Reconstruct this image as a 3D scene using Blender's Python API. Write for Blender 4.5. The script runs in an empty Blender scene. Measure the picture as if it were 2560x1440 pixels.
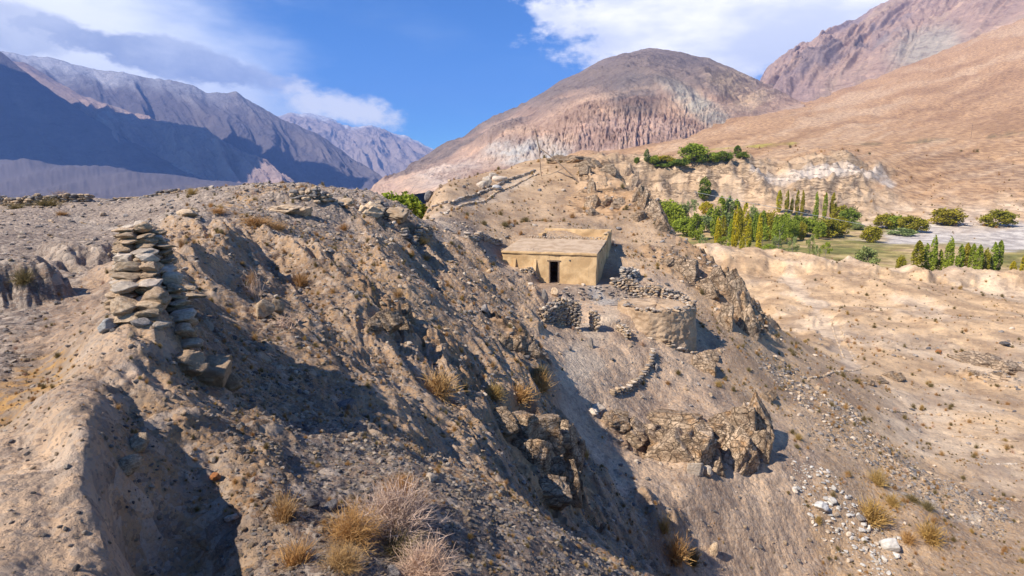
import bpy, bmesh, math, random
import numpy as np
from mathutils import Vector, Matrix

R = math.radians
random.seed(7)
rng = np.random.default_rng(7)
scene = bpy.context.scene
COL = scene.collection

# ------------------------------------------------------------------ camera
F = 1422.0                       # focal length in pixels of the 2560 px wide photograph
PITCH = R(10.0)
cam_d = bpy.data.cameras.new('camera')
cam = bpy.data.objects.new('camera', cam_d)
COL.objects.link(cam)
cam_d.sensor_width = 36.0
cam_d.lens = F / 2560.0 * 36.0
cam_d.clip_start = 0.1
cam_d.clip_end = 60000
cam.location = (0, 0, 0)
cam.rotation_euler = (R(90) - PITCH, 0, 0)
scene.camera = cam

# ------------------------------------------------------------------ light
SUN_EL = R(45.0)
SUN_TRAVEL = Vector((0.87, 0.49, 0)).normalized()      # horizontal direction the light travels
sd = bpy.data.lights.new('sun', 'SUN')
sd.energy = 5.0
sd.angle = R(0.5)
sd.color = (1.0, 0.93, 0.83)
sun = bpy.data.objects.new('sun', sd)
COL.objects.link(sun)
tv = Vector((SUN_TRAVEL.x * math.cos(SUN_EL), SUN_TRAVEL.y * math.cos(SUN_EL), -math.sin(SUN_EL)))
sun.rotation_euler = tv.to_track_quat('-Z', 'Y').to_euler()

scene.view_settings.view_transform = 'Standard'
scene.view_settings.look = 'None'
scene.view_settings.gamma = 1.0
scene.view_settings.exposure = 0.74
scene.view_settings.use_curve_mapping = False


class NT:
    """small helper that writes node trees"""
    def __init__(self, tree):
        self.t = tree
        tree.nodes.clear()

    def n(self, kind, **kw):
        nd = self.t.nodes.new(kind)
        for k, v in kw.items():
            setattr(nd, k, v)
        return nd

    def put(self, sock, val):
        if isinstance(val, bpy.types.NodeSocket):
            self.t.links.new(val, sock)
        elif val is not None:
            sock.default_value = val

    def math(self, op, a, b=None, c=None, clamp=False):
        nd = self.n('ShaderNodeMath', operation=op, use_clamp=clamp)
        self.put(nd.inputs[0], a)
        self.put(nd.inputs[1], b)
        self.put(nd.inputs[2], c)
        return nd.outputs[0]

    def mix(self, f, a, b, blend='MIX'):
        nd = self.n('ShaderNodeMix', data_type='RGBA', blend_type=blend)
        self.put(nd.inputs[0], f)
        self.put(nd.inputs[6], a if isinstance(a, bpy.types.NodeSocket) else (*a, 1))
        self.put(nd.inputs[7], b if isinstance(b, bpy.types.NodeSocket) else (*b, 1))
        return nd.outputs[2]

    def rng(self, v, a, b, c=0.0, d=1.0, smooth=True):
        nd = self.n('ShaderNodeMapRange', interpolation_type='SMOOTHSTEP' if smooth else 'LINEAR')
        self.put(nd.inputs[0], v)
        for i, x in enumerate((a, b, c, d)):
            self.put(nd.inputs[i + 1], x)
        return nd.outputs[0]

    def noise(self, vec, scale, detail=6, rough=0.6, dist=0.0, col=False):
        nd = self.n('ShaderNodeTexNoise')
        self.put(nd.inputs['Vector'], vec)
        self.put(nd.inputs['Scale'], scale)
        nd.inputs['Detail'].default_value = detail
        nd.inputs['Roughness'].default_value = rough
        nd.inputs['Distortion'].default_value = dist
        return nd.outputs['Color' if col else 'Fac']

    def voro(self, vec, scale, feature='F1', out='Distance', rand=1.0):
        nd = self.n('ShaderNodeTexVoronoi', feature=feature)
        self.put(nd.inputs['Vector'], vec)
        self.put(nd.inputs['Scale'], scale)
        nd.inputs['Randomness'].default_value = rand
        return nd.outputs[out]

    def mapping(self, vec, scale=(1, 1, 1), rot=(0, 0, 0)):
        nd = self.n('ShaderNodeMapping')
        self.put(nd.inputs['Vector'], vec)
        nd.inputs['Scale'].default_value = scale
        nd.inputs['Rotation'].default_value = rot
        return nd.outputs[0]


# ------------------------------------------------------------------ sky
world = bpy.data.worlds.new('World')
scene.world = world
world.use_nodes = True
W = NT(world.node_tree)
sky = W.n('ShaderNodeTexSky', sky_type='NISHITA', sun_disc=False)
sky.sun_elevation = SUN_EL
sky.sun_rotation = math.atan2(-SUN_TRAVEL.x, -SUN_TRAVEL.y)
sky.altitude = 2800
sky.air_density = 1.0
sky.dust_density = 0.3
sky.ozone_density = 2.5
tc = W.n('ShaderNodeTexCoord')
sep = W.n('ShaderNodeSeparateXYZ')
W.put(sep.inputs[0], tc.outputs['Generated'])
X, Y, Z = sep.outputs
az = W.math('MULTIPLY', W.math('ARCTAN2', X, Y), 57.2958)
el = W.math('MULTIPLY', W.math('ARCSINE', Z), 57.2958)
comb = W.n('ShaderNodeCombineXYZ')
W.put(comb.inputs[0], az)
W.put(comb.inputs[1], el)
P2 = comb.outputs[0]
nbig = W.noise(W.mapping(P2, (0.06, 0.11, 1)), 1.0, 7, 0.6)
ncum = W.noise(W.mapping(P2, (0.22, 0.36, 1)), 1.0, 8, 0.62)
nstr = W.noise(W.mapping(P2, (0.035, 0.10, 1), (0, 0, R(-18))), 1.0, 7, 0.58)


def band(a0, e0, ra, re, rot=0.0, warp=None, wa=0.0, soft=(0.75, 1.15)):
    """elliptic patch of sky centred on azimuth a0, elevation e0; its edge is broken up by warp"""
    da = W.math('SUBTRACT', az, a0)
    de = W.math('SUBTRACT', el, e0)
    c, s = math.cos(R(rot)), math.sin(R(rot))
    p = W.math('DIVIDE', W.math('ADD', W.math('MULTIPLY', da, c), W.math('MULTIPLY', de, s)), ra)
    q = W.math('DIVIDE', W.math('SUBTRACT', W.math('MULTIPLY', de, c), W.math('MULTIPLY', da, s)), re)
    d = W.math('SQRT', W.math('ADD', W.math('MULTIPLY', p, p), W.math('MULTIPLY', q, q)))
    if warp is not None:
        d = W.math('ADD', d, W.math('MULTIPLY', W.math('SUBTRACT', 0.5, warp), wa))
    return W.rng(d, soft[1], soft[0])


hs = W.n('ShaderNodeHueSaturation')
hs.inputs['Saturation'].default_value = 1.22
W.put(hs.inputs['Color'], sky.outputs[0])
skyc = W.mix(1.0, hs.outputs[0], (0.60, 1.04, 1.36), 'MULTIPLY')
# thin veil over the left half, ragged cirrus everywhere else
veil = band(-44, 14, 29, 11, -24, nstr, 1.6, (0.45, 1.25))
out = W.mix(W.math('MULTIPLY', veil, 0.92), skyc, (12.0, 12.0, 12.0))
streak = W.rng(nstr, 0.50, 0.85)
out = W.mix(W.math('MULTIPLY', streak, 0.30), out, (5.5, 6.8, 8.6))
# big bright cloud over the middle and right mountains
big = band(22.0, 16.0, 22.0, 7.6, -1, ncum, 1.3, (0.72, 1.02))
shade = W.noise(W.mapping(P2, (0.10, 0.28, 1)), 1.0, 5, 0.55)
white = W.mix(W.rng(shade, 0.35, 0.7), (8.5, 8.6, 9.2), (14.0, 13.2, 12.2))
out = W.mix(W.math('MULTIPLY', big, 0.95), out, white)
# shaded cumulus bank over the left mountains
dk = band(-29.5, 10.3, 9.8, 1.7, -8, ncum, 1.7, (0.72, 1.0))
dk2 = band(-40.5, 11.3, 4.5, 2.0, -10, ncum, 2.0, (0.6, 1.1))
darkc = W.mix(W.rng(ncum, 0.35, 0.7), (3.8, 4.4, 6.2), (6.2, 6.7, 8.2))
out = W.mix(W.math('MULTIPLY', W.math('MAXIMUM', dk, W.math('MULTIPLY', dk2, 0.7)), 0.95), out, darkc)
# small bright cumulus over the valley mouth
sm = band(-15.8, 7.2, 5.6, 1.5, -6, ncum, 2.6, (0.5, 1.15))
out = W.mix(W.math('MULTIPLY', sm, 0.95), out, (10.5, 10.3, 10.0))
# the rest of the sky carries the same broken cloud
away = W.math('MAXIMUM', W.rng(W.math('ABSOLUTE', az), 50, 70), W.rng(el, 32, 45))
oth = W.math('MULTIPLY', W.rng(W.noise(tc.outputs['Generated'], 2.6, 7, 0.6), 0.56, 0.68), away)
out = W.mix(W.math('MULTIPLY', oth, 0.85), out, (7.5, 7.6, 8.0))
bg = W.n('ShaderNodeBackground')
W.put(bg.inputs[0], out)
bg.inputs[1].default_value = 0.082
wo = W.n('ShaderNodeOutputWorld')
W.put(wo.inputs[0], bg.outputs[0])


# ------------------------------------------------------------------ numpy noise
_perm = np.random.default_rng(11).permutation(4096).astype(np.int32)
_ga = np.random.default_rng(12).uniform(0, 2 * np.pi, 4096)
_gx = np.cos(_ga).astype(np.float32)
_gy = np.sin(_ga).astype(np.float32)


def pn(x, y, seed=0):
    x = np.asarray(x, np.float32) + seed * 37.17
    y = np.asarray(y, np.float32) - seed * 11.93
    xi = np.floor(x).astype(np.int32)
    yi = np.floor(y).astype(np.int32)
    fx = x - xi
    fy = y - yi
    u = fx * fx * fx * (fx * (fx * 6 - 15) + 10)
    v = fy * fy * fy * (fy * (fy * 6 - 15) + 10)

    def g(ix, iy, dx, dy):
        h = _perm[(_perm[ix & 4095] + iy) & 4095]
        return _gx[h] * dx + _gy[h] * dy
    a = g(xi, yi, fx, fy)
    b = g(xi + 1, yi, fx - 1, fy)
    c = g(xi, yi + 1, fx, fy - 1)
    d = g(xi + 1, yi + 1, fx - 1, fy - 1)
    return (a + u * (b - a) + v * ((c + u * (d - c)) - (a + u * (b - a)))) * 1.4


def fbm(x, y, lam, octv, rough=0.5, seed=0, sp=None, ridged=False):
    """lam: longest wavelength; sp: sample spacing, octaves finer than it fade out"""
    tot = np.zeros(np.shape(x), np.float32)
    amp = 1.0
    prev = 1.0
    for i in range(octv):
        n = pn(np.asarray(x) / lam, np.asarray(y) / lam, seed + i)
        if ridged:
            n = 1 - 2 * np.abs(n)
            n = n * prev
            prev = np.clip(n * 0.5 + 0.6, 0, 1)
        w = amp if sp is None else amp * np.clip(lam / (sp * 2.5) - 1, 0, 1)
        tot += n * w
        amp *= rough
        lam *= 0.5
    return tot


def sstep(a, b, x):
    t = np.clip((x - a) / (b - a), 0, 1)
    return t * t * (3 - 2 * t)


# ------------------------------------------------------------------ pixel ray -> (a, e): x = a*Y, z = e*Y
CP, SP = math.cos(PITCH), math.sin(PITCH)


def ray(u, v):
    dx = (u - 1280.0) / F
    dy = -(v - 720.0) / F
    yy = CP + dy * SP
    zz = -SP + dy * CP
    return dx / yy, zz / yy


def pt(u, v, Yd):
    a, e = ray(u, v)
    return Vector((a * Yd, Yd, e * Yd))


# ------------------------------------------------------------------ mesh helpers
def new_mesh(name, verts, faces, smooth=True, mat=None):
    """verts (n,3); faces (m,k) int array, k = 3 or 4"""
    verts = np.asarray(verts, np.float32)
    faces = np.asarray(faces, np.int32)
    me = bpy.data.meshes.new(name)
    me.vertices.add(len(verts))
    me.vertices.foreach_set('co', verts.ravel())
    m, k = faces.shape
    me.loops.add(m * k)
    me.loops.foreach_set('vertex_index', faces.ravel())
    me.polygons.add(m)
    me.polygons.foreach_set('loop_start', np.arange(0, m * k, k, dtype=np.int32))
    me.polygons.foreach_set('loop_total', np.full(m, k, np.int32))
    me.polygons.foreach_set('use_smooth', np.full(m, smooth, bool))
    me.update(calc_edges=True)
    if mat:
        me.materials.append(mat)
    return me


def link(name, me, parent=None, loc=None):
    o = bpy.data.objects.new(name, me)
    COL.objects.link(o)
    if parent:
        o.parent = parent
    if loc is not None:
        o.location = loc
    return o


def tag(o, label, cat, group=None):
    o['label'] = label
    o['category'] = cat
    if group:
        o['group'] = group
    return o


def thing(name, label, cat, loc=(0, 0, 0), rz=0, group=None):
    o = bpy.data.objects.new(name, None)
    COL.objects.link(o)
    o.location = loc
    o.rotation_euler = (0, 0, rz)
    o.empty_display_size = 0.2
    return tag(o, label, cat, group)


def add_col(me, name, arr):
    at = me.color_attributes.new(name, 'FLOAT_COLOR', 'POINT')
    a4 = np.ones((len(arr), 4), np.float32)
    a4[:, :3] = arr
    at.data.foreach_set('color', a4.ravel())


_ico = {}


def ico(sub):
    if sub not in _ico:
        bm = bmesh.new()
        bmesh.ops.create_icosphere(bm, subdivisions=sub, radius=1)
        v = np.array([x.co for x in bm.verts], np.float32)
        f = np.array([[q.index for q in p.verts] for p in bm.faces], np.int32)
        bm.free()
        _ico[sub] = (v / np.linalg.norm(v, axis=1)[:, None], f)
    return _ico[sub]


def rock_arrays(seed, sub=3, dims=(1, 1, 1), planes=14, rough=0.05, chop=(0.55, 0.95)):
    """a stone: a ball cut by random planes, roughened"""
    r = np.random.default_rng(seed)
    d, f = ico(sub)
    n = r.normal(size=(planes, 3))
    n /= np.linalg.norm(n, axis=1)[:, None]
    h = r.uniform(chop[0], chop[1], planes)
    dn = d @ n.T
    rad = np.full(len(d), 1.0)
    for i in range(planes):
        m = dn[:, i] > 0.05
        rr = np.where(m, h[i] / np.maximum(dn[:, i], 0.05), 9)
        rad = np.minimum(rad, rr)
    v = d * rad[:, None]
    if rough:
        k = seed % 50
        nn = pn(v[:, 0] * 2.2 + v[:, 2] * 1.3, v[:, 1] * 2.2 - v[:, 2] * 1.7, k) + \
            0.5 * pn(v[:, 0] * 5 + v[:, 2] * 4, v[:, 1] * 5 - v[:, 2] * 3.1, k + 1) + \
            0.3 * pn(v[:, 0] * 11 + v[:, 2] * 9, v[:, 1] * 11 - v[:, 2] * 8, k + 2)
        v = v * (1 + rough * nn)[:, None]
    return v * np.array(dims), f


# ------------------------------------------------------------------ materials
def principled(name):
    m = bpy.data.materials.new(name)
    m.use_nodes = True
    T = NT(m.node_tree)
    b = T.n('ShaderNodeBsdfPrincipled')
    b.inputs['Roughness'].default_value = 0.95
    b.inputs['Specular IOR Level'].default_value = 0.15
    o = T.n('ShaderNodeOutputMaterial')
    T.put(o.inputs[0], b.outputs[0])
    return m, T, b


def ground_material():
    m, T, b = principled('dry_earth')
    col = T.n('ShaderNodeVertexColor', layer_name='Col').outputs[0]
    msk = T.n('ShaderNodeVertexColor', layer_name='Msk').outputs[0]
    sp = T.n('ShaderNodeSeparateColor')
    T.put(sp.inputs[0], msk)
    rock, grav, grass = sp.outputs
    P = T.n('ShaderNodeNewGeometry').outputs['Position']
    n0 = T.noise(P, 0.22, 8, 0.62)
    n1 = T.noise(P, 1.7, 10, 0.72)
    n2 = T.noise(P, 14.0, 6, 0.7)
    c = T.mix(T.rng(n0, 0.38, 0.62), T.mix(1, col, (0.66, 0.62, 0.60), 'MULTIPLY'), T.mix(1, col, (1.18, 1.15, 1.08), 'MULTIPLY'))
    c = T.mix(T.math('MULTIPLY', T.rng(n1, 0.50, 0.68), 0.55), c, T.mix(1, c, (1.5, 1.46, 1.36), 'MULTIPLY'))
    c = T.mix(T.math('MULTIPLY', T.rng(n1, 0.47, 0.36), 0.65), c, T.mix(1, c, (0.52, 0.50, 0.52), 'MULTIPLY'))
    # shards: cells of differing grey
    v1 = T.n('ShaderNodeTexVoronoi')
    T.put(v1.inputs['Vector'], T.mapping(P, (1, 1, 1.6)))
    v1.inputs['Scale'].default_value = 34
    sv = T.n('ShaderNodeSeparateColor')
    T.put(sv.inputs[0], v1.outputs['Color'])
    shard = T.mix(sv.outputs[0], (0.085, 0.072, 0.066), (0.42, 0.34, 0.27))
    keep = T.math('MULTIPLY', T.math('LESS_THAN', sv.outputs[1], 0.42), T.math('MULTIPLY', grav, 0.85))
    c = T.mix(keep, c, shard)
    v2 = T.n('ShaderNodeTexVoronoi')
    T.put(v2.inputs['Vector'], P)
    v2.inputs['Scale'].default_value = 7
    sv2 = T.n('ShaderNodeSeparateColor')
    T.put(sv2.inputs[0], v2.outputs['Color'])
    blotch = T.math('MULTIPLY', T.math('LESS_THAN', sv2.outputs[1], 0.40), T.math('ADD', T.math('MULTIPLY', grav, 0.6), 0.10))
    c = T.mix(blotch, c, T.mix(sv2.outputs[0], (0.12, 0.095, 0.08), (0.52, 0.41, 0.31)))
    # bedding streaks and iron stains on bare rock
    ns = T.noise(T.mapping(P, (0.5, 0.5, 3.5), (0.35, 0.3, 0)), 1.6, 9, 0.68)
    rc = T.mix(T.rng(ns, 0.38, 0.62), T.mix(1, col, (0.62, 0.52, 0.42), 'MULTIPLY'), T.mix(1, col, (1.35, 1.30, 1.22), 'MULTIPLY'))
    rust = T.rng(T.noise(P, 0.8, 5, 0.6), 0.56, 0.72)
    rc = T.mix(T.math('MULTIPLY', rust, 0.5), rc, (0.36, 0.19, 0.08))
    c = T.mix(T.math('MULTIPLY', rock, 0.8), c, rc)
    # dry grass litter
    g1 = T.rng(T.noise(T.mapping(P, (1, 1, 1)), 5.5, 8, 0.7), 0.46, 0.60)
    gcol = T.mix(n2, (0.30, 0.13, 0.045), (0.58, 0.36, 0.13))
    c = T.mix(T.math('MULTIPLY', g1, grass), c, gcol)
    # joints and clefts in bare rock, large and small
    wp = T.n('ShaderNodeVectorMath', operation='ADD')
    T.put(wp.inputs[0], P)
    T.put(wp.inputs[1], T.noise(P, 0.09, 4, 0.6, col=True))
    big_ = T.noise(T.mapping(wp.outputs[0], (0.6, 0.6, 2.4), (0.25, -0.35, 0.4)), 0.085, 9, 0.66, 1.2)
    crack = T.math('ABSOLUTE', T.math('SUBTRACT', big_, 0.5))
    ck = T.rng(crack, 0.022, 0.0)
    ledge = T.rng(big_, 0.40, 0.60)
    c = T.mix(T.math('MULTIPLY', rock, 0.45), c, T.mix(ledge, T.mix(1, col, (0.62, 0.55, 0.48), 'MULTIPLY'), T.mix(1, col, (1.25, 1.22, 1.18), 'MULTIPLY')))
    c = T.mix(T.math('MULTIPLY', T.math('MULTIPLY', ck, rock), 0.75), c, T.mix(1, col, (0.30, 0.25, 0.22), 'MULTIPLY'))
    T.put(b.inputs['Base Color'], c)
    h = T.math('ADD', T.math('MULTIPLY', n1, 0.26), T.math('MULTIPLY', n2, 0.085))
    h = T.math('ADD', h, T.math('MULTIPLY', T.math('MULTIPLY', v2.outputs['Distance'], T.math('ADD', T.math('MULTIPLY', grav, .8), .15)), -0.16))
    h = T.math('ADD', h, T.math('MULTIPLY', T.math('MULTIPLY', v1.outputs['Distance'], grav), -0.02))
    h = T.math('ADD', h, T.math('MULTIPLY', T.math('MULTIPLY', ns, rock), 0.45))
    h = T.math('ADD', h, T.math('MULTIPLY', T.math('MULTIPLY', T.math('SUBTRACT', big_, T.math('MULTIPLY', ck, 0.25)), rock), 2.2))
    bp = T.n('ShaderNodeBump')
    bp.inputs['Strength'].default_value = 0.8
    bp.inputs['Distance'].default_value = 0.55
    T.put(bp.inputs['Height'], h)
    T.put(b.inputs['Normal'], bp.outputs[0])
    return m


def mountain_material(name, scale, bump, var=0.5):
    m, T, b = principled(name)
    col = T.n('ShaderNodeVertexColor', layer_name='Col').outputs[0]
    P = T.n('ShaderNodeNewGeometry').outputs['Position']
    n0 = T.noise(P, 2.2 * scale, 9, 0.66, 0.4)
    n1 = T.noise(T.mapping(P, (1, 1, 2.2), (0.4, 0.25, 0.5)), 9 * scale, 9, 0.7, 0.3)
    c = T.mix(T.math('MULTIPLY', T.rng(n0, 0.52, 0.66), var), col, T.mix(1, col, (1.45, 1.38, 1.3), 'MULTIPLY'))
    c = T.mix(T.math('MULTIPLY', T.rng(n0, 0.48, 0.34), var), c, T.mix(1, col, (0.55, 0.5, 0.52), 'MULTIPLY'))
    c = T.mix(T.math('MULTIPLY', T.rng(n1, 0.53, 0.64), var), c, T.mix(1, c, (1.35, 1.3, 1.25), 'MULTIPLY'))
    c = T.mix(T.math('MULTIPLY', T.rng(n1, 0.46, 0.36), var), c, T.mix(1, c, (0.6, 0.55, 0.55), 'MULTIPLY'))
    T.put(b.inputs['Base Color'], c)
    bp = T.n('ShaderNodeBump')
    bp.inputs['Strength'].default_value = 0.8
    bp.inputs['Distance'].default_value = bump
    T.put(bp.inputs['Height'], T.math('ADD', n0, T.math('MULTIPLY', n1, 0.6)))
    T.put(b.inputs['Normal'], bp.outputs[0])
    return m


def rock_material(name, dark, light, stain=None, scale=1.0, bump=0.04, obj_rand=0.25, cracks=False):
    m, T, b = principled(name)
    tco = T.n('ShaderNodeTexCoord').outputs['Object']
    info = T.n('ShaderNodeObjectInfo')
    vm = T.n('ShaderNodeVectorMath', operation='ADD')
    T.put(vm.inputs[0], tco)
    cb = T.n('ShaderNodeCombineXYZ')
    T.put(cb.inputs[0], T.math('MULTIPLY', info.outputs['Random'], 37.0))
    T.put(cb.inputs[1], T.math('MULTIPLY', info.outputs['Random'], 91.0))
    T.put(vm.inputs[1], cb.outputs[0])
    P = vm.outputs[0]
    n = T.noise(P, 2.6 * scale, 10, 0.66, 0.3)
    s = T.noise(T.mapping(P, (0.5, 0.5, 4.5), (0.15, 0.2, 0)), 2.2 * scale, 8, 0.65)
    c = T.mix(T.rng(T.math('ADD', T.math('MULTIPLY', n, 0.6), T.math('MULTIPLY', s, 0.4)), 0.36, 0.64), dark, light)
    if stain:
        c = T.mix(T.math('MULTIPLY', T.rng(T.noise(P, 1.1 * scale, 5, 0.6), 0.52, 0.7), 0.6), c, stain)
    crk = 0.0
    if cracks:
        wv = T.n('ShaderNodeVectorMath', operation='ADD')
        T.put(wv.inputs[0], T.mapping(P, (1, 1, 1.5), (0.4, 0.2, 0)))
        sc_ = T.n('ShaderNodeVectorMath', operation='SCALE')
        T.put(sc_.inputs[0], T.noise(P, 3.0, 5, 0.6, col=True))
        sc_.inputs['Scale'].default_value = 0.32
        T.put(wv.inputs[1], sc_.outputs[0])
        e1 = T.rng(T.voro(wv.outputs[0], 2.3, 'DISTANCE_TO_EDGE'), 0.07, 0.0)
        e2 = T.rng(T.voro(wv.outputs[0], 6.5, 'DISTANCE_TO_EDGE'), 0.06, 0.0)
        crk = T.math('MAXIMUM', e1, T.math('MULTIPLY', e2, 0.55))
        c = T.mix(T.math('MULTIPLY', crk, 0.55), c, (0.09, 0.06, 0.04))
    fac = T.math('ADD', 1.0 - obj_rand, T.math('MULTIPLY', info.outputs['Random'], 2 * obj_rand))
    mul = T.n('ShaderNodeVectorMath', operation='SCALE')
    T.put(mul.inputs[0], c)
    T.put(mul.inputs['Scale'], fac)
    T.put(b.inputs['Base Color'], mul.outputs[0])
    bp = T.n('ShaderNodeBump')
    bp.inputs['Strength'].default_value = 0.85
    bp.inputs['Distance'].default_value = bump
    T.put(bp.inputs['Height'], T.math('SUBTRACT', T.math('ADD', n, T.math('MULTIPLY', s, 0.25 if cracks else 0.7)), T.math('MULTIPLY', crk, 0.8)))
    T.put(b.inputs['Normal'], bp.outputs[0])
    return m


def plant_material(name, a, b_, trans=0.25):
    m, T, b = principled(name)
    info = T.n('ShaderNodeObjectInfo')
    P = T.n('ShaderNodeTexCoord').outputs['Object']
    n = T.noise(P, 2.3, 4, 0.6)
    isl = T.n('ShaderNodeNewGeometry').outputs['Random Per Island']
    f = T.math('ADD', T.math('MULTIPLY', isl, 0.55), T.math('MULTIPLY', T.rng(n, 0.35, 0.65), 0.45))
    c = T.mix(f, a, b_)
    c = T.mix(T.math('MULTIPLY', info.outputs['Random'], 0.45), c, T.mix(1, c, (1.25, 1.0, 0.7), 'MULTIPLY'))
    T.put(b.inputs['Base Color'], c)
    if trans:
        tr = T.n('ShaderNodeBsdfTranslucent')
        T.put(tr.inputs[0], c)
        mx = T.n('ShaderNodeMixShader')
        mx.inputs[0].default_value = trans
        T.put(mx.inputs[1], b.outputs[0])
        T.put(mx.inputs[2], tr.outputs[0])
        out = [q for q in T.t.nodes if q.type == 'OUTPUT_MATERIAL'][0]
        T.put(out.inputs[0], mx.outputs[0])
    return m


def mud_material(name, base, dark, scale=1.0, bump=0.05, straw=True):
    m, T, b = principled(name)
    P = T.n('ShaderNodeTexCoord').outputs['Object']
    n0 = T.noise(P, 0.9 * scale, 6, 0.6, 0.5)
    n1 = T.noise(P, 7 * scale, 9, 0.7)
    drip = T.noise(T.mapping(P, (4, 4, 0.5)), 1.2 * scale, 6, 0.6)
    c = T.mix(T.rng(n0, 0.38, 0.62), base, T.mix(1, base, (0.74, 0.70, 0.66), 'MULTIPLY'))
    c = T.mix(T.math('MULTIPLY', T.rng(drip, 0.55, 0.72), 0.4), c, dark)
    c = T.mix(T.math('MULTIPLY', T.rng(n1, 0.55, 0.7), 0.35), c, T.mix(1, base, (1.2, 1.2, 1.15), 'MULTIPLY'))
    T.put(b.inputs['Base Color'], c)
    bp = T.n('ShaderNodeBump')
    bp.inputs['Strength'].default_value = 0.7
    bp.inputs['Distance'].default_value = bump
    T.put(bp.inputs['Height'], T.math('ADD', n1, n0))
    T.put(b.inputs['Normal'], bp.outputs[0])
    return m


M_ground = ground_material()
M_mount = mountain_material('mountain_rock', 0.008, 18, 0.6)
M_far = mountain_material('far_mountain_rock', 0.0022, 55, 0.45)
M_stone = rock_material('ochre_stone', (0.26, 0.18, 0.11), (0.60, 0.45, 0.30), (0.42, 0.24, 0.11), 1.6, 0.05)
M_tan = rock_material('tan_stone', (0.34, 0.225, 0.135), (0.68, 0.50, 0.33), (0.45, 0.28, 0.14), 2.2, 0.05)
M_pale = rock_material('pale_stone', (0.36, 0.285, 0.215), (0.62, 0.51, 0.39), (0.5, 0.36, 0.24), 1.2, 0.04)
M_grey = rock_material('grey_stone', (0.125, 0.11, 0.098), (0.36, 0.31, 0.27), None, 2.0, 0.03)
M_white = rock_material('white_stone', (0.36, 0.335, 0.30), (0.60, 0.56, 0.50), None, 1.0, 0.03)
M_crag = rock_material('crag_rock', (0.22, 0.145, 0.09), (0.62, 0.46, 0.31), (0.46, 0.24, 0.09), 1.1, 0.22, 0.10, True)
M_orange = rock_material('rusty_stone', (0.25, 0.09, 0.03), (0.45, 0.20, 0.08), None, 3.0, 0.02)
M_dark = rock_material('dark_stone', (0.065, 0.058, 0.055), (0.20, 0.18, 0.17), None, 2.5, 0.02)
M_mud = mud_material('mud_plaster', (0.66, 0.45, 0.235), (0.38, 0.26, 0.15))
M_mudrough = mud_material('rough_mud', (0.50, 0.36, 0.235), (0.28, 0.19, 0.12), 1.3, 0.12)
M_roof = mud_material('roof_earth', (0.52, 0.385, 0.26), (0.32, 0.24, 0.165), 1.4, 0.05)
M_wood = rock_material('weathered_wood', (0.10, 0.07, 0.05), (0.28, 0.20, 0.14), None, 3.0, 0.01)
M_straw = plant_material('dry_straw', (0.30, 0.16, 0.055), (0.62, 0.42, 0.19), 0.2)
M_straw2 = plant_material('orange_dry_grass', (0.28, 0.15, 0.06), (0.52, 0.33, 0.15), 0.2)
M_twig = plant_material('grey_twigs', (0.34, 0.23, 0.165), (0.70, 0.54, 0.43), 0.0)
M_olive = plant_material('olive_scrub', (0.13, 0.10, 0.045), (0.30, 0.24, 0.11), 0.2)
M_yel = plant_material('yellow_scrub', (0.30, 0.20, 0.06), (0.54, 0.39, 0.16), 0.2)
M_leaf = plant_material('poplar_leaves', (0.15, 0.21, 0.022), (0.40, 0.47, 0.06), 0.3)
M_leafd = plant_material('dark_leaves', (0.08, 0.13, 0.018), (0.27, 0.34, 0.05), 0.25)
M_leafs = plant_material('silvery_leaves', (0.16, 0.21, 0.07), (0.36, 0.42, 0.16), 0.25)
M_leafy = plant_material('autumn_leaves', (0.28, 0.28, 0.02), (0.62, 0.52, 0.04), 0.3)
M_leafo = plant_material('olive_willow_leaves', (0.16, 0.16, 0.015), (0.44, 0.38, 0.04), 0.25)
M_bark = rock_material('bark', (0.10, 0.08, 0.06), (0.30, 0.26, 0.21), None, 6.0, 0.01)

# ------------------------------------------------------------------ terrain: control points
# letters: P pale dirt, G grey gravel, D dark scree, R ochre rock, H hill soil, S sand, O dry grass, F field,
#          W white gravel bed, A alluvial slope, B far valley floor, L pale cliff rock
CPTS = []


def col_pts(u, *pts):
    for v, Yd, m in pts:
        a, e = ray(u, v)
        CPTS.append((a, math.log(Yd), e, m))


def zpt(u, Yd, z, m):
    a, _ = ray(u, 600)
    CPTS.append((a, math.log(Yd), z / Yd, m))


for u in (-700, -350):
    col_pts(u, (1300, 2.7, 'P'), (900, 5.4, 'G'), (700, 10.5, 'G'), (600, 18, 'G'), (540, 27, 'G'), (498, 38, 'G'))
col_pts(-120, (1440, 1.75, 'P'), (1250, 2.55, 'P'), (1150, 3.3, 'O'), (1000, 4.3, 'G'), (850, 6.2, 'G'), (700, 10.5, 'G'), (600, 18, 'G'), (540, 27, 'G'), (498, 38, 'G'))
col_pts(0, (1440, 1.85, 'P'), (1250, 2.4, 'P'), (1130, 3.0, 'P'), (1050, 3.9, 'O'), (900, 5.4, 'G'), (800, 7.2, 'G'), (700, 10.2, 'G'), (600, 18, 'G'), (540, 27, 'G'), (497, 38, 'G'))
col_pts(130, (1440, 1.95, 'P'), (1300, 2.3, 'P'), (1150, 2.85, 'P'), (1000, 3.6, 'P'), (945, 4.8, 'O'), (850, 6.2, 'P'), (700, 10.5, 'G'), (600, 18, 'G'), (540, 27, 'G'), (500, 37, 'G'))
col_pts(250, (1440, 2.05, 'P'), (1300, 2.38, 'P'), (1160, 2.8, 'P'), (1000, 3.5, 'P'), (840, 4.7, 'P'), (775, 7.2, 'P'), (700, 9.8, 'P'), (620, 16, 'G'), (560, 25, 'G'), (505, 37, 'G'))
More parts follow.
